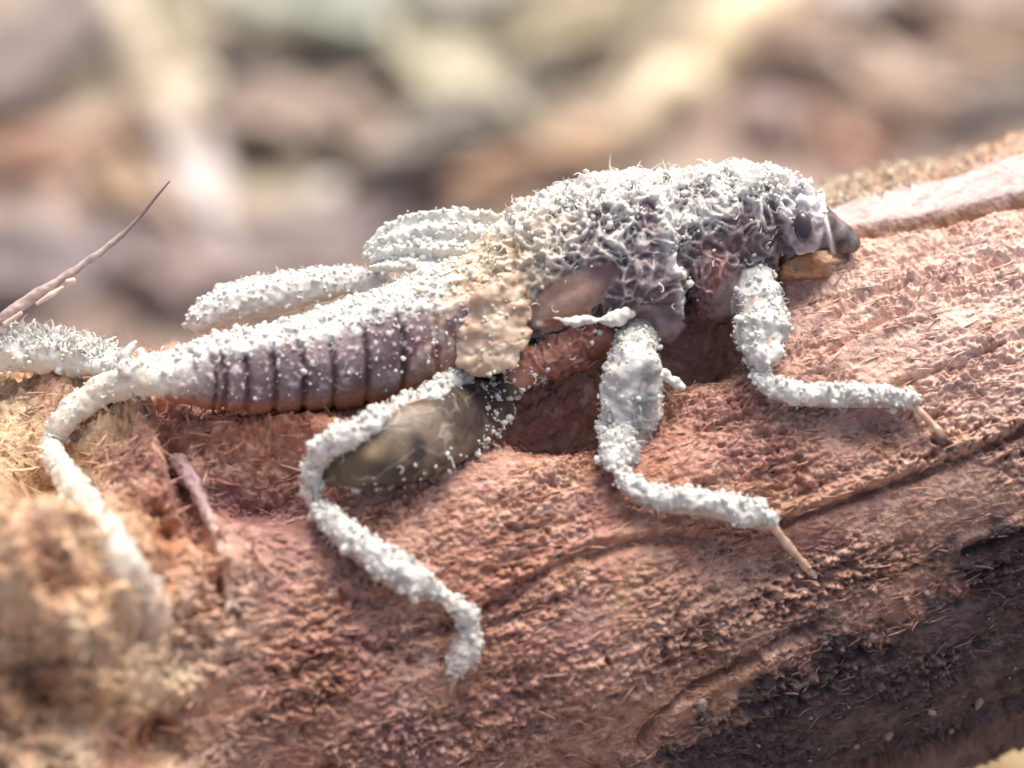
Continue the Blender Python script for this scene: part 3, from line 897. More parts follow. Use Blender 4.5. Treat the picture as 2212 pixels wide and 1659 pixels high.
# mould crusts on the legs ----------------------------------------------
CR_NAMES = {"fore_femur": "fat white mould on the foreleg thigh", "fore_tibia": "white mould along the foreleg shin", "mid_femur": "fat white mould on the middle thigh",
            "mid_tibia": "white mould along the middle shin", "hind_band": "white mould band along the hind thigh", "hind_tibia": "white mould along the hind shin",
            "hind_tarsus": "white mould on the hind foot", "hind_pad": "greyish mould at the hind foot tip"}
for k, (name, rows) in enumerate(LEGS.items()):
    P, R = path_on_wood(rows)
    V, F, F3 = loft(P, [r * (0.96 if 'femur' in name else 0.9) for r in R], 0.010, 56 if "femur" in name else 40)
    N = vnormals(V, [F, F3])
    C, _ = resample(P, R, 0.02)
    if ((V - C[len(C) // 2]) * N).sum() < 0: N = -N
    f1, f2 = worley(V * 13 + 7 * k)
    g1, g2 = worley(V * 26 + 3 * k)
    nz = fbm(V * 10 + k, 3)
    big = 1.5 if "femur" in name else 1.0
    V2 = V + N * (0.030 * big * (0.55 - f1) + 0.018 * (0.5 - g1) + 0.016 * big * nz + 0.022 * big * fbm(V * 4.2 + 3 * k, 2))[:, None]
    grey = sstep(0.05, 0.45, fbm(V * 4.5 + 20 + k, 3))
    c = mix(np.broadcast_to(WHITE, V.shape), (0.48, 0.50, 0.50), grey * (0.75 if "femur" in name or "pad" in name else 0.35))
    X, Y = grid_of(V)
    if name == "mid_femur":
        e = np.exp(-((((X - 1392) + 0.18 * (Y - 870)) / 26) ** 2 + ((Y - 865) / 85) ** 2) ** 2)
        c = mix(c, (0.25, 0.27, 0.27), e * 0.9); V2 = V2 - N * (0.02 * e)[:, None]
    if name == "hind_pad":
        c = mix(c, (0.55, 0.47, 0.42), np.full(len(V), 0.6))
    parts = [(V2, F, F3, c)]
    ar = sum(R) / len(R) * np.linalg.norm(np.diff(np.array(P), axis=0), axis=1).sum()
    n = int(620 * ar / 0.1)
    pp, nn = pick(V2, N, (0.25 + (nz > -0.1) + 1.0 * sstep(-0.2, 0.7, N[:, 1])) * (1 - 0.75 * grey) * (1 - 0.9 * (np.exp(-((((X - 1392) + 0.18 * (Y - 870)) / 28) ** 2 + ((Y - 865) / 88) ** 2) ** 2) if name == 'mid_femur' else 0)), n, 40 + k)
    r = np.random.default_rng(60 + k)
    gv, gf = granules(pp, nn, r.lognormal(math.log(0.0085), 0.5, n).clip(0.004, 0.034), 80 + k)
    gg = np.repeat(sstep(0.15, 0.55, fbm(pp * 4.5 + 20 + k, 3)), len(gv) // n)
    parts.append((gv, np.zeros((0, 4), int), gf, mix(np.broadcast_to(WHITE, gv.shape), (0.55, 0.57, 0.56), gg * 0.7)))
    m = n // 9
    pp, nn = pick(V2, N, np.ones(len(V)), m, 140 + k)
    fv, ff = fibres(pp, nn, r.uniform(0.03, 0.085, m), r.uniform(0.003, 0.006, m), 160 + k)
    parts.append((fv, ff, [], WHITE))
    VV, FF, CC = join(parts)
    o = mesh_obj("mould_crust", VV, FF, M_MOULD, insect, col=CC)
    o["kind"] = "stuff"; o["label"] = CR_NAMES[name]

# grains and threads over the trunk --------------------------------------
def trunk_mould(name, label, weight, n, size, nf, seed, col=WHITE, flen=(0.05, 0.14), flat=0.9):
    r = np.random.default_rng(seed)
    pp, nn = pick(bV, bN, weight, n, seed)
    gv, gf = granules(pp, nn, r.lognormal(math.log(size), 0.5, n).clip(0.004, 0.036), seed + 1, lift=0.35)
    parts = [(gv, np.zeros((0, 4), int), gf, col)]
    if nf:
        pp, nn = pick(bV, bN, weight, nf, seed + 2)
        fv, ff = fibres(pp + nn * 0.006, nn, r.uniform(*flen, nf), r.uniform(0.004, 0.008, nf), seed + 3, 0.55, 7, 5, flat)
        parts.append((fv, ff, [], col))
    V, F, C = join(parts)
    o = mesh_obj(name, V, F, M_MOULD, insect, col=C)
    o["kind"] = "stuff"; o["label"] = label
trunk = bPart <= 2
trunk_mould("mould_grains", "white grains blanketing the top of the abdomen", (bBlanket > 0.4) * (0.2 + sstep(-.2, .6, bN[:, 1])), 1500, 0.0095, 90, 300, flen=(0.03, 0.07), flat=0.2)
trunk_mould("mould_grains", "scattered white specks on the purple abdomen rings", trunk * (bX < 1010) * (bBlanket < 0.4) * (bX > 400) * sstep(-1.05, -0.2, bRel), 420, 0.0068, 20, 320, col=np.array((0.72, 0.70, 0.70)))
trunk_mould("mould_threads", "curly white threads and grains over the thorax", trunk * (bX > 1090) * (bX < 1700) * (bThoCover > 0.02) * (0.12 + bThoCover), 420, 0.0115, 260, 340)
trunk_mould("mould_grains", "tall frothy white grains along the back and crown", trunk * (bX > 1120) * (bX < 1790) * sstep(0.35, 0.9, bRel) * (0.3 + (fbm(bV * 5, 2) > 0)), 620, 0.0145, 200, 360, flen=(0.05, 0.12), flat=0.15)
trunk_mould("mould_grains", "white mould on the far hind leg", (bPart == 6) * (0.3 + sstep(-.3, .5, bN[:, 1])), 700, 0.0098, 30, 380, flen=(0.03, 0.06), flat=0.2)
trunk_mould("mould_grains", "cream crumbs between the wing stubs", trunk * np.exp(-(((bX - 1040) / 110) ** 2 + ((bY - 600) / 80) ** 2)), 260, 0.014, 60, 400, col=np.array((0.78, 0.70, 0.56)))
fr = (bPart == 5)
rimw = fr * (np.exp(-((near(path_on_wood(HIND_FEMUR), bV) ) / 1) ** 2)) * ((bX > 1040) + 0.35 * (bY > np.interp(bX, [715, 1090], [1060, 930])))
trunk_mould("mould_grains", "white flecks rimming the brown hind thigh", rimw + 1e-9 * fr, 230, 0.0105, 22, 420, flat=0.8)
# on the stubs
for nm, (pv, pn), n, sz, cl, lab in (("mould_grains", (FP[0], FP[1]), 420, 0.013, WHITE, "white grains on the far wing stub"),
                                     ("mould_grains", (NP[0], NP[1]), 70, 0.008, np.array((0.76, 0.68, 0.55)), "pale grains on the tan wing stub")):
    pp, nn = pick(pv, pn, np.ones(len(pv)), n, 500 + n)
    gv, gf = granules(pp, nn, np.random.default_rng(n).lognormal(math.log(sz), 0.45, n).clip(0.004, 0.03), 510 + n)
    o = mesh_obj(nm, gv, gf, M_MOULD, insect, col=np.broadcast_to(cl, (len(gv), 3)))
    o["kind"] = "stuff"; o["label"] = lab

def lumpy_rope(rows, fixed, seed, step=0.012, nv=36, amp=0.03, freq=13):
    P, R = path_fixed(rows) if fixed else path_on_wood(rows)
    V, F, F3 = loft(P, R, step, nv)
    N = vnormals(V, [F, F3])
    C, _ = resample(P, R, 0.02)
    if ((V - C[len(C) // 2]) * N).sum() < 0: N = -N
    f1, _ = worley(V * freq + seed)
    V = V + N * (amp * (0.5 - f1) + amp * 0.6 * fbm(V * 6 + seed, 3))[:, None]
    return V, N, F, F3

def white_stick():
    rows = [(1196, 688, 5, .50), (1240, 694, 8, .51), (1290, 692, 11, .51), (1318, 690, 17, .50), (1340, 684, 13, .46), (1365, 672, 10, .36)]
    V, N, F, F3 = lumpy_rope(rows, True, 3, 0.008, 24, 0.04, 15)
    o = mesh_obj("mould_spur", V, [F, F3], M_MOULD, insect, col=np.broadcast_to(WHITE, V.shape)); o["label"] = "short white mould spur at the middle hip"
    rows = [(1405, 815, 18, .0), (1432, 808, 14, .0), (1452, 822, 12, .0), (1474, 832, 10, .0)]
    ww = at(1362, 850, wood_w(1362, 850) + .46)[2]
    rows = [(x, y, r, ww - 0.02 * i) for i, (x, y, r, _) in enumerate(rows)]
    V, N, F, F3 = lumpy_rope(rows, True, 4, 0.008, 24, 0.04, 15)
    o = mesh_obj("mould_spur", V, [F, F3], M_MOULD, insect, col=np.broadcast_to(WHITE, V.shape)); o["label"] = "small white mould spur on the middle thigh"
white_stick()

# ------------------------------------------------------------------ mould growing on the twig
def strand():
    rows = [(470, 830, 16, .10), (400, 826, 26, .14), (330, 822, 34, .16), (250, 832, 34, .16), (185, 866, 31, .16), (135, 910, 29, .16), (112, 960, 27, .16), (135, 1020, 27, .15),
            (190, 1090, 28, .13), (235, 1160, 32, .10), (270, 1225, 40, .05), (300, 1290, 48, -.02), (325, 1345, 40, -.10)]
    P, R = path_on_wood(rows)
    P = np.array(P)
    # the front end rises to the tail of the abdomen, the rest hangs over the wood
    P[0] = at(470, 815, .52); P[1] = at(400, 818, .60); P[2] = at(330, 818, .66)
    w = P[:, 2].copy()
    w[3:] = np.convolve(np.pad(w, 1, mode='edge'), np.ones(3) / 3, 'valid')[3:]
    P = np.array([at(r[0], r[1], ww) for r, ww in zip(rows, w)])
    V, F, F3 = loft(P, R, 0.012, 40)
    N = vnormals(V, [F, F3])
    f1, _ = worley(V * 11)
    nz = fbm(V * 5, 3)
    V = V + N * (0.03 * (0.5 - f1) + 0.02 * nz)[:, None]
    end = sstep(1150, 1320, grid_of(V)[1])
    c = mix(np.broadcast_to(WHITE * (.92, .88, .82), V.shape), (0.58, 0.42, 0.31), end * 0.85)
    parts = [(V, F, F3, c)]
    pp, nn = pick(V, N, np.ones(len(V)), 500, 600)
    gv, gf = granules(pp, nn, np.random.default_rng(1).lognormal(math.log(0.011), 0.4, 500), 601)
    parts.append((gv, np.zeros((0, 4), int), gf, WHITE))
    VV, FF, CC = join(parts)
    o = mesh_obj("mould_strand", VV, FF, M_MOULD, col=CC, origin=P[-1])
    tag(o, "long curved white mould strand drooping from the insect's tail onto cream wood", "mould strand")
strand()

def tuft():
    rows = [(-260, 765, 50, -.20), (-120, 762, 55, -.10), (0, 758, 50, -.02), (80, 762, 46, .03), (150, 770, 42, .10), (215, 785, 36, .22), (262, 805, 26, .35), (300, 815, 16, .45)]
    V, N, F, F3 = lumpy_rope(rows, True, 9, 0.014, 44, 0.05, 9)
    parts = [(V, F, F3, WHITE)]
    r = np.random.default_rng(3)
    pp, nn = pick(V, N, 0.2 + sstep(-.2, .6, N[:, 1]), 900, 610)
    gv, gf = granules(pp, nn, r.lognormal(math.log(0.013), 0.45, 900), 611); parts.append((gv, np.zeros((0, 4), int), gf, WHITE))
    pp, nn = pick(V, N, sstep(-.1, .6, N[:, 1]), 420, 612)
    fv, ff = fibres(pp, nn, r.uniform(.04, .11, 420), r.uniform(.006, .013, 420), 613, 0.35, 5, 5); parts.append((fv, ff, [], WHITE))
    VV, FF, CC = join(parts)
    o = mesh_obj("mould_tuft", VV, FF, M_MOULD, col=CC, origin=at(100, 790, 0))
    tag(o, "shaggy white mould tuft lying along the twig crest behind the tail", "mould tuft")
    rows = [(262, 790, 10, .42), (272, 768, 13, .42), (284, 748, 9, .42), (292, 738, 5, .42)]
    V, N, F, F3 = lumpy_rope(rows, True, 5, 0.008, 16, 0.012)
    rows = [(300, 800, 14, .46), (308, 778, 15, .46), (304, 760, 9, .46)]
    V2, N2, G, G3 = lumpy_rope(rows, True, 6, 0.008, 16, 0.012)
    VV, FF, CC = join([(V, F, F3, WHITE), (V2, G, G3, WHITE)])
    o = mesh_obj("mould_spur", VV, FF, M_MOULD, insect, col=CC); o["label"] = "two small white mould tips at the tail"
tuft()

def crest_fuzz():
    X, Y, V, D, nu, nv, strip, leftm = tInfo
    Vf = V.reshape(-1, 3)
    up = [(1740, 430), (1800, 425), (1880, 400), (2000, 372), (2120, 345)]
    gx, gy = grid_of(Vf)
    top = np.interp(gx, [p[0] for p in up], [p[1] for p in up])
    m = (gx > 1745) & (gx < 2130) & (np.abs(gy - top) < 26) & (Vf[:, 2] > -2.4)
    wgt = m * (1.2 - (gx - 1745) / 420) ** 2
    N = D
    r = np.random.default_rng(11)
    n = 420
    pp, nn = pick(Vf, N, wgt, n, 700)
    cl = np.array((0.56, 0.48, 0.37))
    fv, ff = fibres(pp, nn, r.uniform(.05, .13, n), r.uniform(.006, .013, n), 701, 0.45, 5, 5)
    pp, nn = pick(Vf, N, wgt, 420, 702)
    gv, gf = granules(pp, nn, r.lognormal(math.log(0.016), 0.4, 420), 703)
    VV, FF, CC = join([(fv, ff, [], cl), (gv, np.zeros((0, 4), int), gf, cl * 1.1)])
    o = mesh_obj("mould_fuzz", VV, FF, M_MOULD, twig, col=CC)
    o["kind"] = "stuff"; o["label"] = "cream mould fuzz along the crest ahead of the head"
    # fine grey crumbs on the dark flank and loose wood crumbs
    m2 = ((gx > 1500) & (gx < 2212) & (gy > 1150) & (gy < 1659))
    n = 70
    pp, nn = pick(Vf, N, m2 * 1.0, n, 710)
    gv, gf = granules(pp, nn, r.lognormal(math.log(0.013), 0.6, n).clip(.005, .05), 711)
    o = mesh_obj("mineral_grains", gv, gf, M_MOULD, twig, col=np.broadcast_to((0.26, 0.22, 0.20), (len(gv), 3)))
    o["kind"] = "stuff"; o["label"] = "grey specks on the dark lower flank"
crest_fuzz()

def wood_fibres():
    # splinters lying along the grain, and shaggy fibre at the torn left side
    X, Y, V, D, nu, nv, strip, leftm = tInfo
    Vf = V.reshape(-1, 3)
    gx, gy = grid_of(Vf)
    see = (gx > -60) & (gx < 2270) & (gy < 1720) & (gy > 300) & (np.abs(Vf[:, 0]) < 3.9) & (Vf[:, 2] > -1.2)
    r = np.random.default_rng(21)
    def lay(w, n, lmin, lmax, rad, lift, seed, cols, jit):
        idx = r.choice(len(Vf), n, p=w / w.sum())
        P0 = Vf[idx]; Nn = D[idx]
        i, j = idx // nv, idx % nv
        T = V[np.minimum(i + 6, nu - 1), j] - V[np.maximum(i - 6, 0), j]
        T = T / np.linalg.norm(T, axis=1, keepdims=True) * np.sign(r.normal(size=(n, 1)))
        T = T + jit * r.normal(size=(n, 3)) + Nn * lift * r.uniform(0, 1, (n, 1)); T /= np.linalg.norm(T, axis=1, keepdims=True)
        L = r.uniform(lmin, lmax, n); bend = r.normal(size=(n, 3)) * 0.12
        t = np.linspace(0, 1, 5)
        C = P0[:, None] + Nn[:, None] * 0.006 + T[:, None] * (L[:, None] * t)[:, :, None] + bend[:, None] * (L[:, None] * t ** 2)[:, :, None]
        S = np.cross(T, Nn); S /= np.linalg.norm(S, axis=1, keepdims=True); B = np.cross(S, T)
        R = r.uniform(0.5, 1.2, n) * rad
        tp = np.array((0.7, 1, 0.95, 0.7, 0.25)); a = np.linspace(0, 2 * math.pi, 4, endpoint=False)
        ring = np.cos(a)[None, :, None] * S[:, None] + 0.7 * np.sin(a)[None, :, None] * B[:, None]
        VV = C[:, :, None] + ring[:, None] * (R[:, None] * tp)[:, :, None, None]
        F = (grid_faces(5, 4, True)[None] + (np.arange(n) * 20)[:, None, None]).reshape(-1, 4)
        c = np.repeat(np.clip(tC[idx] * r.choice(cols, n)[:, None], 0.02, 0.85), 20, 0)
        return VV.reshape(-1, 3), F, [], c
    dark_wood = (tC[:len(Vf)].mean(1) < 0.15)
    A = lay(see * (1 - strip) * (~dark_wood) * (leftm < 0.3) * 1.0, 3200, 0.04, 0.16, 0.0075, 0.18, 1, [0.65, 0.9, 1.1, 1.2], 0.20)
    B_ = lay(see * leftm + 1e-12, 1500, 0.06, 0.26, 0.011, 0.5, 2, [0.75, 1.0, 1.2, 1.35], 0.5)
    C_ = lay(see * dark_wood * 1.0 + 1e-12, 350, 0.04, 0.14, 0.008, 0.25, 3, [0.8, 1.2, 1.8], 0.25)
    VV, FF, CC = join([A, B_, C_])
    o = mesh_obj("wood_fibres", VV, FF, M_WOOD, twig, col=CC)
    o["kind"] = "stuff"; o["label"] = "fine splinters and loose fibres along the grain"
wood_fibres()

# thin stalk lying in the crevice below the tail
def crevice_stalk():
    rows = [(385, 990, 20, .03), (402, 1020, 24, .06), (425, 1060, 19, .06), (450, 1110, 17, .05), (470, 1160, 16, .05), (485, 1210, 14, .05), (496, 1260, 12, .03), (498, 1300, 12, .0)]
    P, R = path_on_wood(rows)
    P = np.array(P); P[:, 2] = np.convolve(np.pad(P[:, 2], 2, mode='edge'), np.ones(5) / 5, 'valid') + 0.02
    V, F, F3 = loft(P, [q * .8 for q in R], 0.010, 28)
    N = vnormals(V, [F, F3])
    V = V + N * (0.022 * fbm(V * 10, 3))[:, None]
    yy = grid_of(V)[1]
    c = mix((0.30, 0.21, 0.22), (0.58, 0.42, 0.36), sstep(1020, 1260, yy + 60 * fbm(V * 6, 2)))
    root = empty("dried_stalk", P[-1], "thin purplish grey stalk lying in the crevice below the abdomen", "stalk")
    mesh_obj("stem", V, [F, F3], M_STALK, root, col=c)
    for k, (dx, dy) in enumerate([(46, -8), (-10, 26), (30, 22)]):
        e = P[-1]; X0, Y0 = grid_of(e)
        ww = wood_w(X0 + dx, Y0 + dy)
        V, F, F3 = loft([e, at(X0 + dx * .5, Y0 + dy * .5, (e[2] + ww) / 2 + .03), at(X0 + dx, Y0 + dy, ww + .01)], [0.028, .02, .012], 0.012, 14)
        mesh_obj("root_fibre", V, [F, F3], M_STALK, root, col=np.broadcast_to((0.56, 0.40, 0.33), V.shape))
crevice_stalk()

# the bristle that sticks up at the left
def bristle():
    rows = [(-330, 900, 20, .25), (-160, 790, 19, .2), (0, 690, 17, .15), (60, 650, 16, .15), (130, 605, 13, .12), (200, 557, 10, .10), (255, 515, 8, .08), (300, 470, 5.5, .06), (335, 428, 4, .05), (366, 392, 2.2, .04)]
    P, R = path_fixed(rows)
    V, F, F3 = loft(P, [q * .82 for q in R], 0.010, 24)
    N = vnormals(V, [F, F3])
    V = V + N * (0.014 * fbm(V * np.array((5, 9, 9)), 3) * sstep(330, 150, grid_of(V)[0]))[:, None]
    c = mix(mix((0.36, 0.26, 0.25), (0.55, 0.44, 0.42), np.clip(0.5 + fbm(V * 12, 3), 0, 1)), (0.20, 0.14, 0.14), sstep(150, 350, grid_of(V)[0]))
    root = empty("bristle", P[0], "thin tapering mauve bristle sticking up past the tuft", "bristle")
    mesh_obj("shaft", V, [F, F3], M_STALK, root, col=c)
    for rows in ([(80, 656, 4, .17), (110, 637, 7, .17), (135, 621, 4, .15)], [(146, 610, 8, .14), (158, 606, 7, .14)], [(10, 700, 6, .18), (45, 676, 5, .18)]):
        P, R = path_fixed(rows)
        V, F, F3 = loft(P, R, 0.01, 16)
        mesh_obj("pale_scale", V, [F, F3], M_STALK, root, col=np.broadcast_to((0.66, 0.54, 0.46), V.shape))
bristle()

# ------------------------------------------------------------------ litter on the ground, far out of focus
def leaf(name, label, X, Y, length, width, angle, color, color2, curl=0.4, lift=0.3, cat="leaf", tilt=0.0, fold=0.3):
    """dead leaf lying on the ground; size in mm"""
    c0 = ground_at(X, Y)
    nu, nv = 36, 18
    a, b = np.meshgrid(np.linspace(-1, 1, nu), np.linspace(-1, 1, nv), indexing='ij')
    half = width * 0.5 * np.clip(1 - np.abs(a) ** 2.2, 0.02, 1) ** 0.8 * (1 + 0.08 * np.sin(a * 9))
    x = a * length * 0.5; y = b * half
    z = curl * (a ** 2) * length * 0.12 + fold * np.abs(b) * half * 0.5 + 0.12 * np.sin(a * 5 + b * 3)
    z = z + tilt * y
    ca, sa = math.cos(angle), math.sin(angle)
    wx = c0[0] + x * ca - y * sa; wy = c0[1] + x * sa + y * ca
    gz = np.array([ground_z(px, py) for px, py in zip(wx.ravel(), wy.ravel())]).reshape(z.shape)
    z0 = (gz - z).max()
    wz = z + z0 + 0.02 if lift else z + gz
    V = np.stack([wx, wy, wz], -1).reshape(-1, 3)
    F = grid_faces(nu, nv)
    N = vnormals(V, [F])
    top, bot = V + N * .06, V - N * .06
    n = len(V); idx = np.arange(n).reshape(nu, nv)
    rim = np.concatenate([idx[:-1, 0], idx[-1, :-1], idx[:0:-1, -1], idx[0, :0:-1]]); r2 = np.roll(rim, -1)
    VV = np.vstack([top, bot])
    vein = np.exp(-(np.abs(b) / 0.06) ** 2).ravel(); vein = np.concatenate([vein, vein])
    t = np.clip(0.5 + fbm(VV * 0.5 + X, 3), 0, 1)
    col = mix(mix(color, color2, t), np.array(color2) * 1.15, vein * 0.6)
    base = V[V[:, 2].argmin()]
    root = bpy.data.objects.new(name, None); scene.collection.objects.link(root); root.location = Vector(base * MM); root.empty_display_size = .02
    tag(root, label, cat, "leaf litter on the ground behind the twig")
    mesh_obj("blade", VV * MM, [np.vstack([F, F[:, ::-1] + n, np.stack([rim, r2, r2 + n, rim + n], 1)])], M_LITTER, root, col=np.clip(col, 0, .9), world_verts=True)
    # stem
    mid = idx[-1, nv // 2]
    d = np.array((ca, sa, 0.0))
    e = V[mid]; e2 = e + d * length * 0.25; e2[2] = ground_z(e2[0], e2[1]) + 0.12
    sv, sf, sf3 = loft_world([e - d * .3, (e + e2) / 2 + np.array((0, 0, .1)), e2], [.16, .14, .12])
    mesh_obj("stem", sv * MM, [sf, sf3], M_LITTER, root, col=np.broadcast_to(np.clip(np.array(color) * .8, 0, .9), sv.shape), world_verts=True)

def loft_world(pts, radii, step=0.25, nv=14):
    # loft in (x, z, -y) so the section frame works, then back to world mm
    q = [np.array((p[0], p[2], -p[1])) for p in pts]
    V, F, F3 = loft(q, radii, step, nv)
    return np.stack([V[:, 0], -V[:, 2], V[:, 1]], 1), F, F3

def straw(name, label, A, B, r, color, color2, rise=0.0, cat="straw"):
    a, b = ground_at(*A), ground_at(*B)
    n = 7
    pts = []
    for k in range(n):
        t = k / (n - 1)
        p = a * (1 - t) + b * t
        p[2] = ground_z(p[0], p[1]) + r * 0.8 + rise * math.sin(t * math.pi) + (0.25 * math.sin(k * 2.1))
        pts.append(p)
    zmin = max(ground_z(p[0], p[1]) - p[2] + r * 0.8 for p in pts)
    V, F, F3 = loft_world(pts, [r * f for f in (0.9, 1, 1.08, 1, 1.05, 0.95, 0.7)], 0.3, 18)
    N = vnormals(V, [F, F3])
    V = V + N * (0.05 * r * fbm(V * np.array((3, 1, 3)), 2))[:, None]
    c = mix(color, color2, np.clip(0.5 + fbm(V * 0.6 + A[0], 3), 0, 1))
    root = bpy.data.objects.new(name, None); scene.collection.objects.link(root); root.location = Vector(pts[0] * MM); root.empty_display_size = .02
    tag(root, label, cat, "leaf litter on the ground behind the twig")
    mesh_obj("stem", V * MM, [F, F3], M_LITTER, root, col=np.clip(c, 0, .9), world_verts=True)
    # a node collar on the straw
    m = pts[3]; d = pts[4] - pts[3]; d = d / np.linalg.norm(d)
    V, F, F3 = loft_world([m - d * .25, m, m + d * .25], [r * 1.1, r * 1.25, r * 1.1], 0.1, 18)
    mesh_obj("node", V * MM, [F, F3], M_LITTER, root, col=np.broadcast_to(np.array(color) * .85, V.shape), world_verts=True)

def clod(name, label, X, Y, size, color, color2, cat, flat=0.7, seed=0):
    c0 = ground_at(X, Y)
    V, F = ico_hi
    V = V * np.array((size, size * .9, size * flat))
    n = V / (np.linalg.norm(V, axis=1, keepdims=True))
    V = V * (1 + 0.28 * fbm(n * 1.4 + seed * 7.7, 4))[:, None]
    z = V[:, 2].min()
    off = c0 + np.array((0, 0, -z - 0.18 * size))
    VV = V + off
    c = mix(color, color2, np.clip(0.5 + fbm(VV * 0.9 + seed, 3), 0, 1))
    root_loc = c0.copy()
    o = mesh_obj(name, (VV - root_loc) * MM, F, M_LITTER, col=np.clip(c, 0, .9), world_verts=True)
    o.location = Vector(root_loc * MM)
    tag(o, label, cat, "pebbles and clods on the ground behind the twig")

FORE = math.sin(PITCH)            # the ground is seen foreshortened by this much
def px_size(X, Y):
    g = ground_at(X, Y); o = to_world(np.array((0, 0, DIST))) / MM
    return K * np.linalg.norm(g - o) / DIST
def scrap(label, X, Y, L, Wd, deg, color, color2, name="leaf_scrap", cat="leaf scrap", **kw):
    k = px_size(X, Y); t = math.radians(deg)
    dx, dy = math.cos(t), math.sin(t) / FORE
    leaf(name, label, X, Y, L * k * math.hypot(dx, dy), Wd * k / (abs(dx) * FORE + abs(math.sin(t))) ** 0.5, math.atan2(dy, dx), color, color2, cat=cat, **kw)
def bit(label, X, Y, rad, color, color2, seed, name="pebble", cat="pebble", flat=0.7):
    clod(name, label, X, Y, rad * px_size(X, Y), color, color2, cat, flat, seed)
def stalk(label, A, B, rad, color, color2, **kw):
    straw("straw", label, A, B, rad * px_size(*A), color, color2, **kw)
CREAM, CREAM2 = (0.60, 0.52, 0.40), (0.72, 0.66, 0.54)
stalk("long thick cream straw slanting toward the insect's back", (1375, 315), (1720, -40), 52, (0.74, 0.61, 0.40), (0.84, 0.73, 0.53))
stalk("pale straw leaning left in the fork behind the bristle tip", (380, 330), (215, -60), 46, CREAM, CREAM2)
stalk("pale straw leaning right in the fork behind the bristle tip", (395, 300), (520, -60), 46, CREAM, CREAM2)
scrap("lavender white scrap beneath the forked pale straws", 425, 395, 280, 130, -68, (0.50, 0.455, 0.445), (0.60, 0.555, 0.54))
scrap("dark purplish brown scrap left of the forked straws", 85, 130, 400, 230, 55, (0.212, 0.179, 0.174), (0.286, 0.230, 0.221))
scrap("peach brown scrap between two dark purple scraps", 90, 350, 330, 110, 12, (0.461, 0.302, 0.228), (0.554, 0.386, 0.275))
scrap("tan scrap just left of the bristle tip", 265, 425, 200, 100, -30, (0.479, 0.358, 0.256), (0.572, 0.433, 0.312))
scrap("mauve grey scrap lying behind the bristle shaft", 90, 580, 430, 230, 10, (0.230, 0.198, 0.198), (0.305, 0.253, 0.253))
scrap("mauve brown scrap behind the white far hind leg", 660, 560, 480, 230, 20, (0.249, 0.212, 0.207), (0.323, 0.263, 0.253))
scrap("dull mauve scrap behind the tail tips", 390, 640, 300, 150, -10, (0.286, 0.235, 0.226), (0.360, 0.286, 0.267))
scrap("pinkish tan scrap beyond the small white grain", 610, 285, 320, 170, 8, (0.405, 0.326, 0.275), (0.498, 0.414, 0.349))
scrap("tan scrap right of the pinkish one", 800, 330, 260, 120, -20, (0.386, 0.312, 0.256), (0.461, 0.386, 0.321))
scrap("sage green scrap beyond the pinkish tan one", 720, 55, 520, 190, 4, (0.305, 0.342, 0.286), (0.377, 0.414, 0.349), name="leaf_scrap")
scrap("pale olive scrap between sage scrap and cream straw", 950, 170, 320, 180, -35, (0.423, 0.405, 0.302), (0.554, 0.516, 0.405))
scrap("olive yellow scrap behind the thick cream straw", 1270, 90, 330, 170, 35, (0.33, 0.29, 0.19), (0.42, 0.37, 0.26))
scrap("dark olive grey scrap above the wing stubs", 990, 335, 460, 110, 28, (0.221, 0.212, 0.188), (0.286, 0.267, 0.235))
scrap("peach scrap at the foot of the cream straw", 1270, 345, 240, 95, 20, (0.582, 0.423, 0.284), (0.702, 0.535, 0.377))
scrap("rusty brown scrap against the peach one", 1085, 425, 240, 80, 22, (0.405, 0.265, 0.182), (0.498, 0.340, 0.237))
scrap("tan pink scrap right of the cream straw", 1720, 110, 260, 120, 20, (0.36, 0.27, 0.21), (0.46, 0.36, 0.29))
scrap("pale pink scrap behind the beak", 1890, 180, 200, 110, -15, (0.535, 0.433, 0.358), (0.647, 0.535, 0.451))
scrap("brown scrap behind the pale twig crest", 1960, 260, 360, 120, 10, (0.342, 0.258, 0.207), (0.405, 0.302, 0.228))
scrap("rusty pink scrap above the insect's crown", 1820, 345, 150, 90, -40, (0.461, 0.275, 0.209), (0.554, 0.349, 0.275))
scrap("tan yellow scrap behind the brown one", 2150, 140, 260, 100, 12, (0.442, 0.340, 0.247), (0.535, 0.423, 0.312))
scrap("grey brown scrap close behind the pale crest", 2160, 245, 260, 110, 20, (0.239, 0.216, 0.198), (0.314, 0.277, 0.249))
scrap("cocoa brown scrap beyond the yellow tan one", 2060, 40, 300, 120, -10, (0.342, 0.272, 0.230), (0.405, 0.321, 0.265))
scrap("tan yellow scrap under the lower flank of the twig", 2150, 1640, 400, 200, 12, (0.405, 0.312, 0.182), (0.498, 0.386, 0.237))
bit("small white grain behind the far hind leg", 705, 428, 36, (0.814, 0.777, 0.702), (0.860, 0.833, 0.777), 1)
bit("pale lilac pebble above the fan shaped stub", 930, 300, 55, (0.554, 0.526, 0.498), (0.665, 0.628, 0.591), 2)
bit("whitish pebble beyond the pale olive scrap", 985, 15, 70, (0.591, 0.582, 0.526), (0.684, 0.674, 0.609), 3)
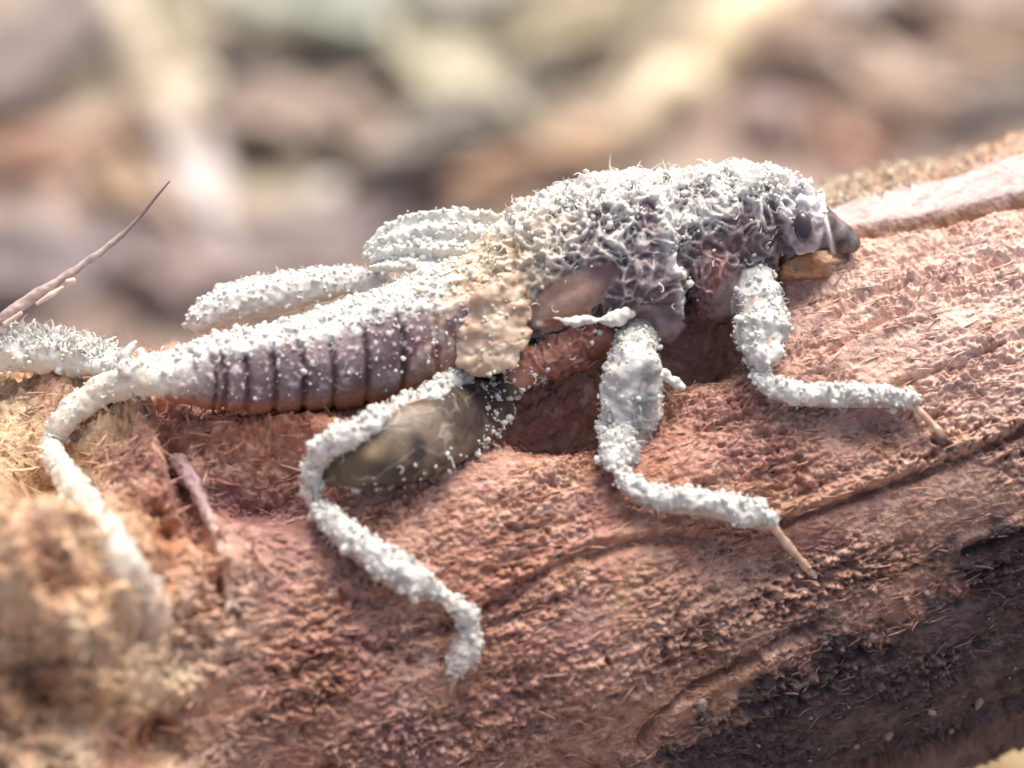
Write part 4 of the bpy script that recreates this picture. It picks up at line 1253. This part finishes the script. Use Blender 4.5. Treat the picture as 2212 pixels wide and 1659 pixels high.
bit("tiny white pebble standing in for a glint on the sage green scrap", 808, 52, 15, (0.814, 0.805, 0.740), (0.860, 0.842, 0.795), 4)  # pebble added to stand for a small white glint
bit("dark grey clod between sage and pinkish scraps", 560, 165, 72, (0.212, 0.198, 0.184), (0.277, 0.249, 0.230), 5, "soil_clod", "clod")
bit("dark brown clod beyond the pale pink scrap", 1776, 170, 55, (0.230, 0.188, 0.165), (0.286, 0.230, 0.193), 6, "soil_clod", "clod")
bit("purplish brown clod right above the prothorax", 1650, 290, 80, (0.249, 0.193, 0.184), (0.314, 0.239, 0.221), 7, "soil_clod", "clod")
bit("reddish dark clod left of the yellow tan scrap", 2050, 190, 50, (0.239, 0.193, 0.174), (0.295, 0.230, 0.202), 8, "soil_clod", "clod")
bit("lilac grey pebble beyond the tan pink scrap", 1846, 30, 75, (0.461, 0.433, 0.395), (0.554, 0.516, 0.479), 9)
bit("dark green grey clod beside the lilac grey pebble", 1956, 40, 40, (0.212, 0.207, 0.193), (0.267, 0.258, 0.239), 10, "soil_clod", "clod")
bit("small pale bead on the purplish brown clod's edge", 1706, 290, 22, (0.582, 0.507, 0.442), (0.647, 0.572, 0.507), 11)
bit("small pale bead near the crest fuzz", 1985, 345, 22, (0.498, 0.423, 0.368), (0.582, 0.498, 0.433), 12)

# orange lump on the wood right under the head
def resin():
    w = wood_w(1735, 600)
    V, F = ico_hi
    V = V * np.array((80 * K, 36 * K, 0.20)) * (1 + 0.25 * fbm(V * 1.6 + 4, 3) + 0.10 * fbm(V * 7, 3))[:, None]
    c_, s_ = math.cos(0.15), math.sin(0.15)
    V = np.stack([V[:, 0] * c_ - V[:, 1] * s_, V[:, 0] * s_ + V[:, 1] * c_, V[:, 2]], 1) + at(1742, 572, w - 0.04)
    c = mix((0.42, 0.20, 0.085), (0.62, 0.42, 0.28), np.clip(0.45 + 0.8 * fbm(V * 6, 3) + 2.2 * (V[:, 0] - V[:, 0].mean()), 0, 1))
    o = mesh_obj("wood_lump", V, F, M_WOOD, twig, col=c)
    o["label"] = "orange brown lump of wood under the insect's head"
resin()
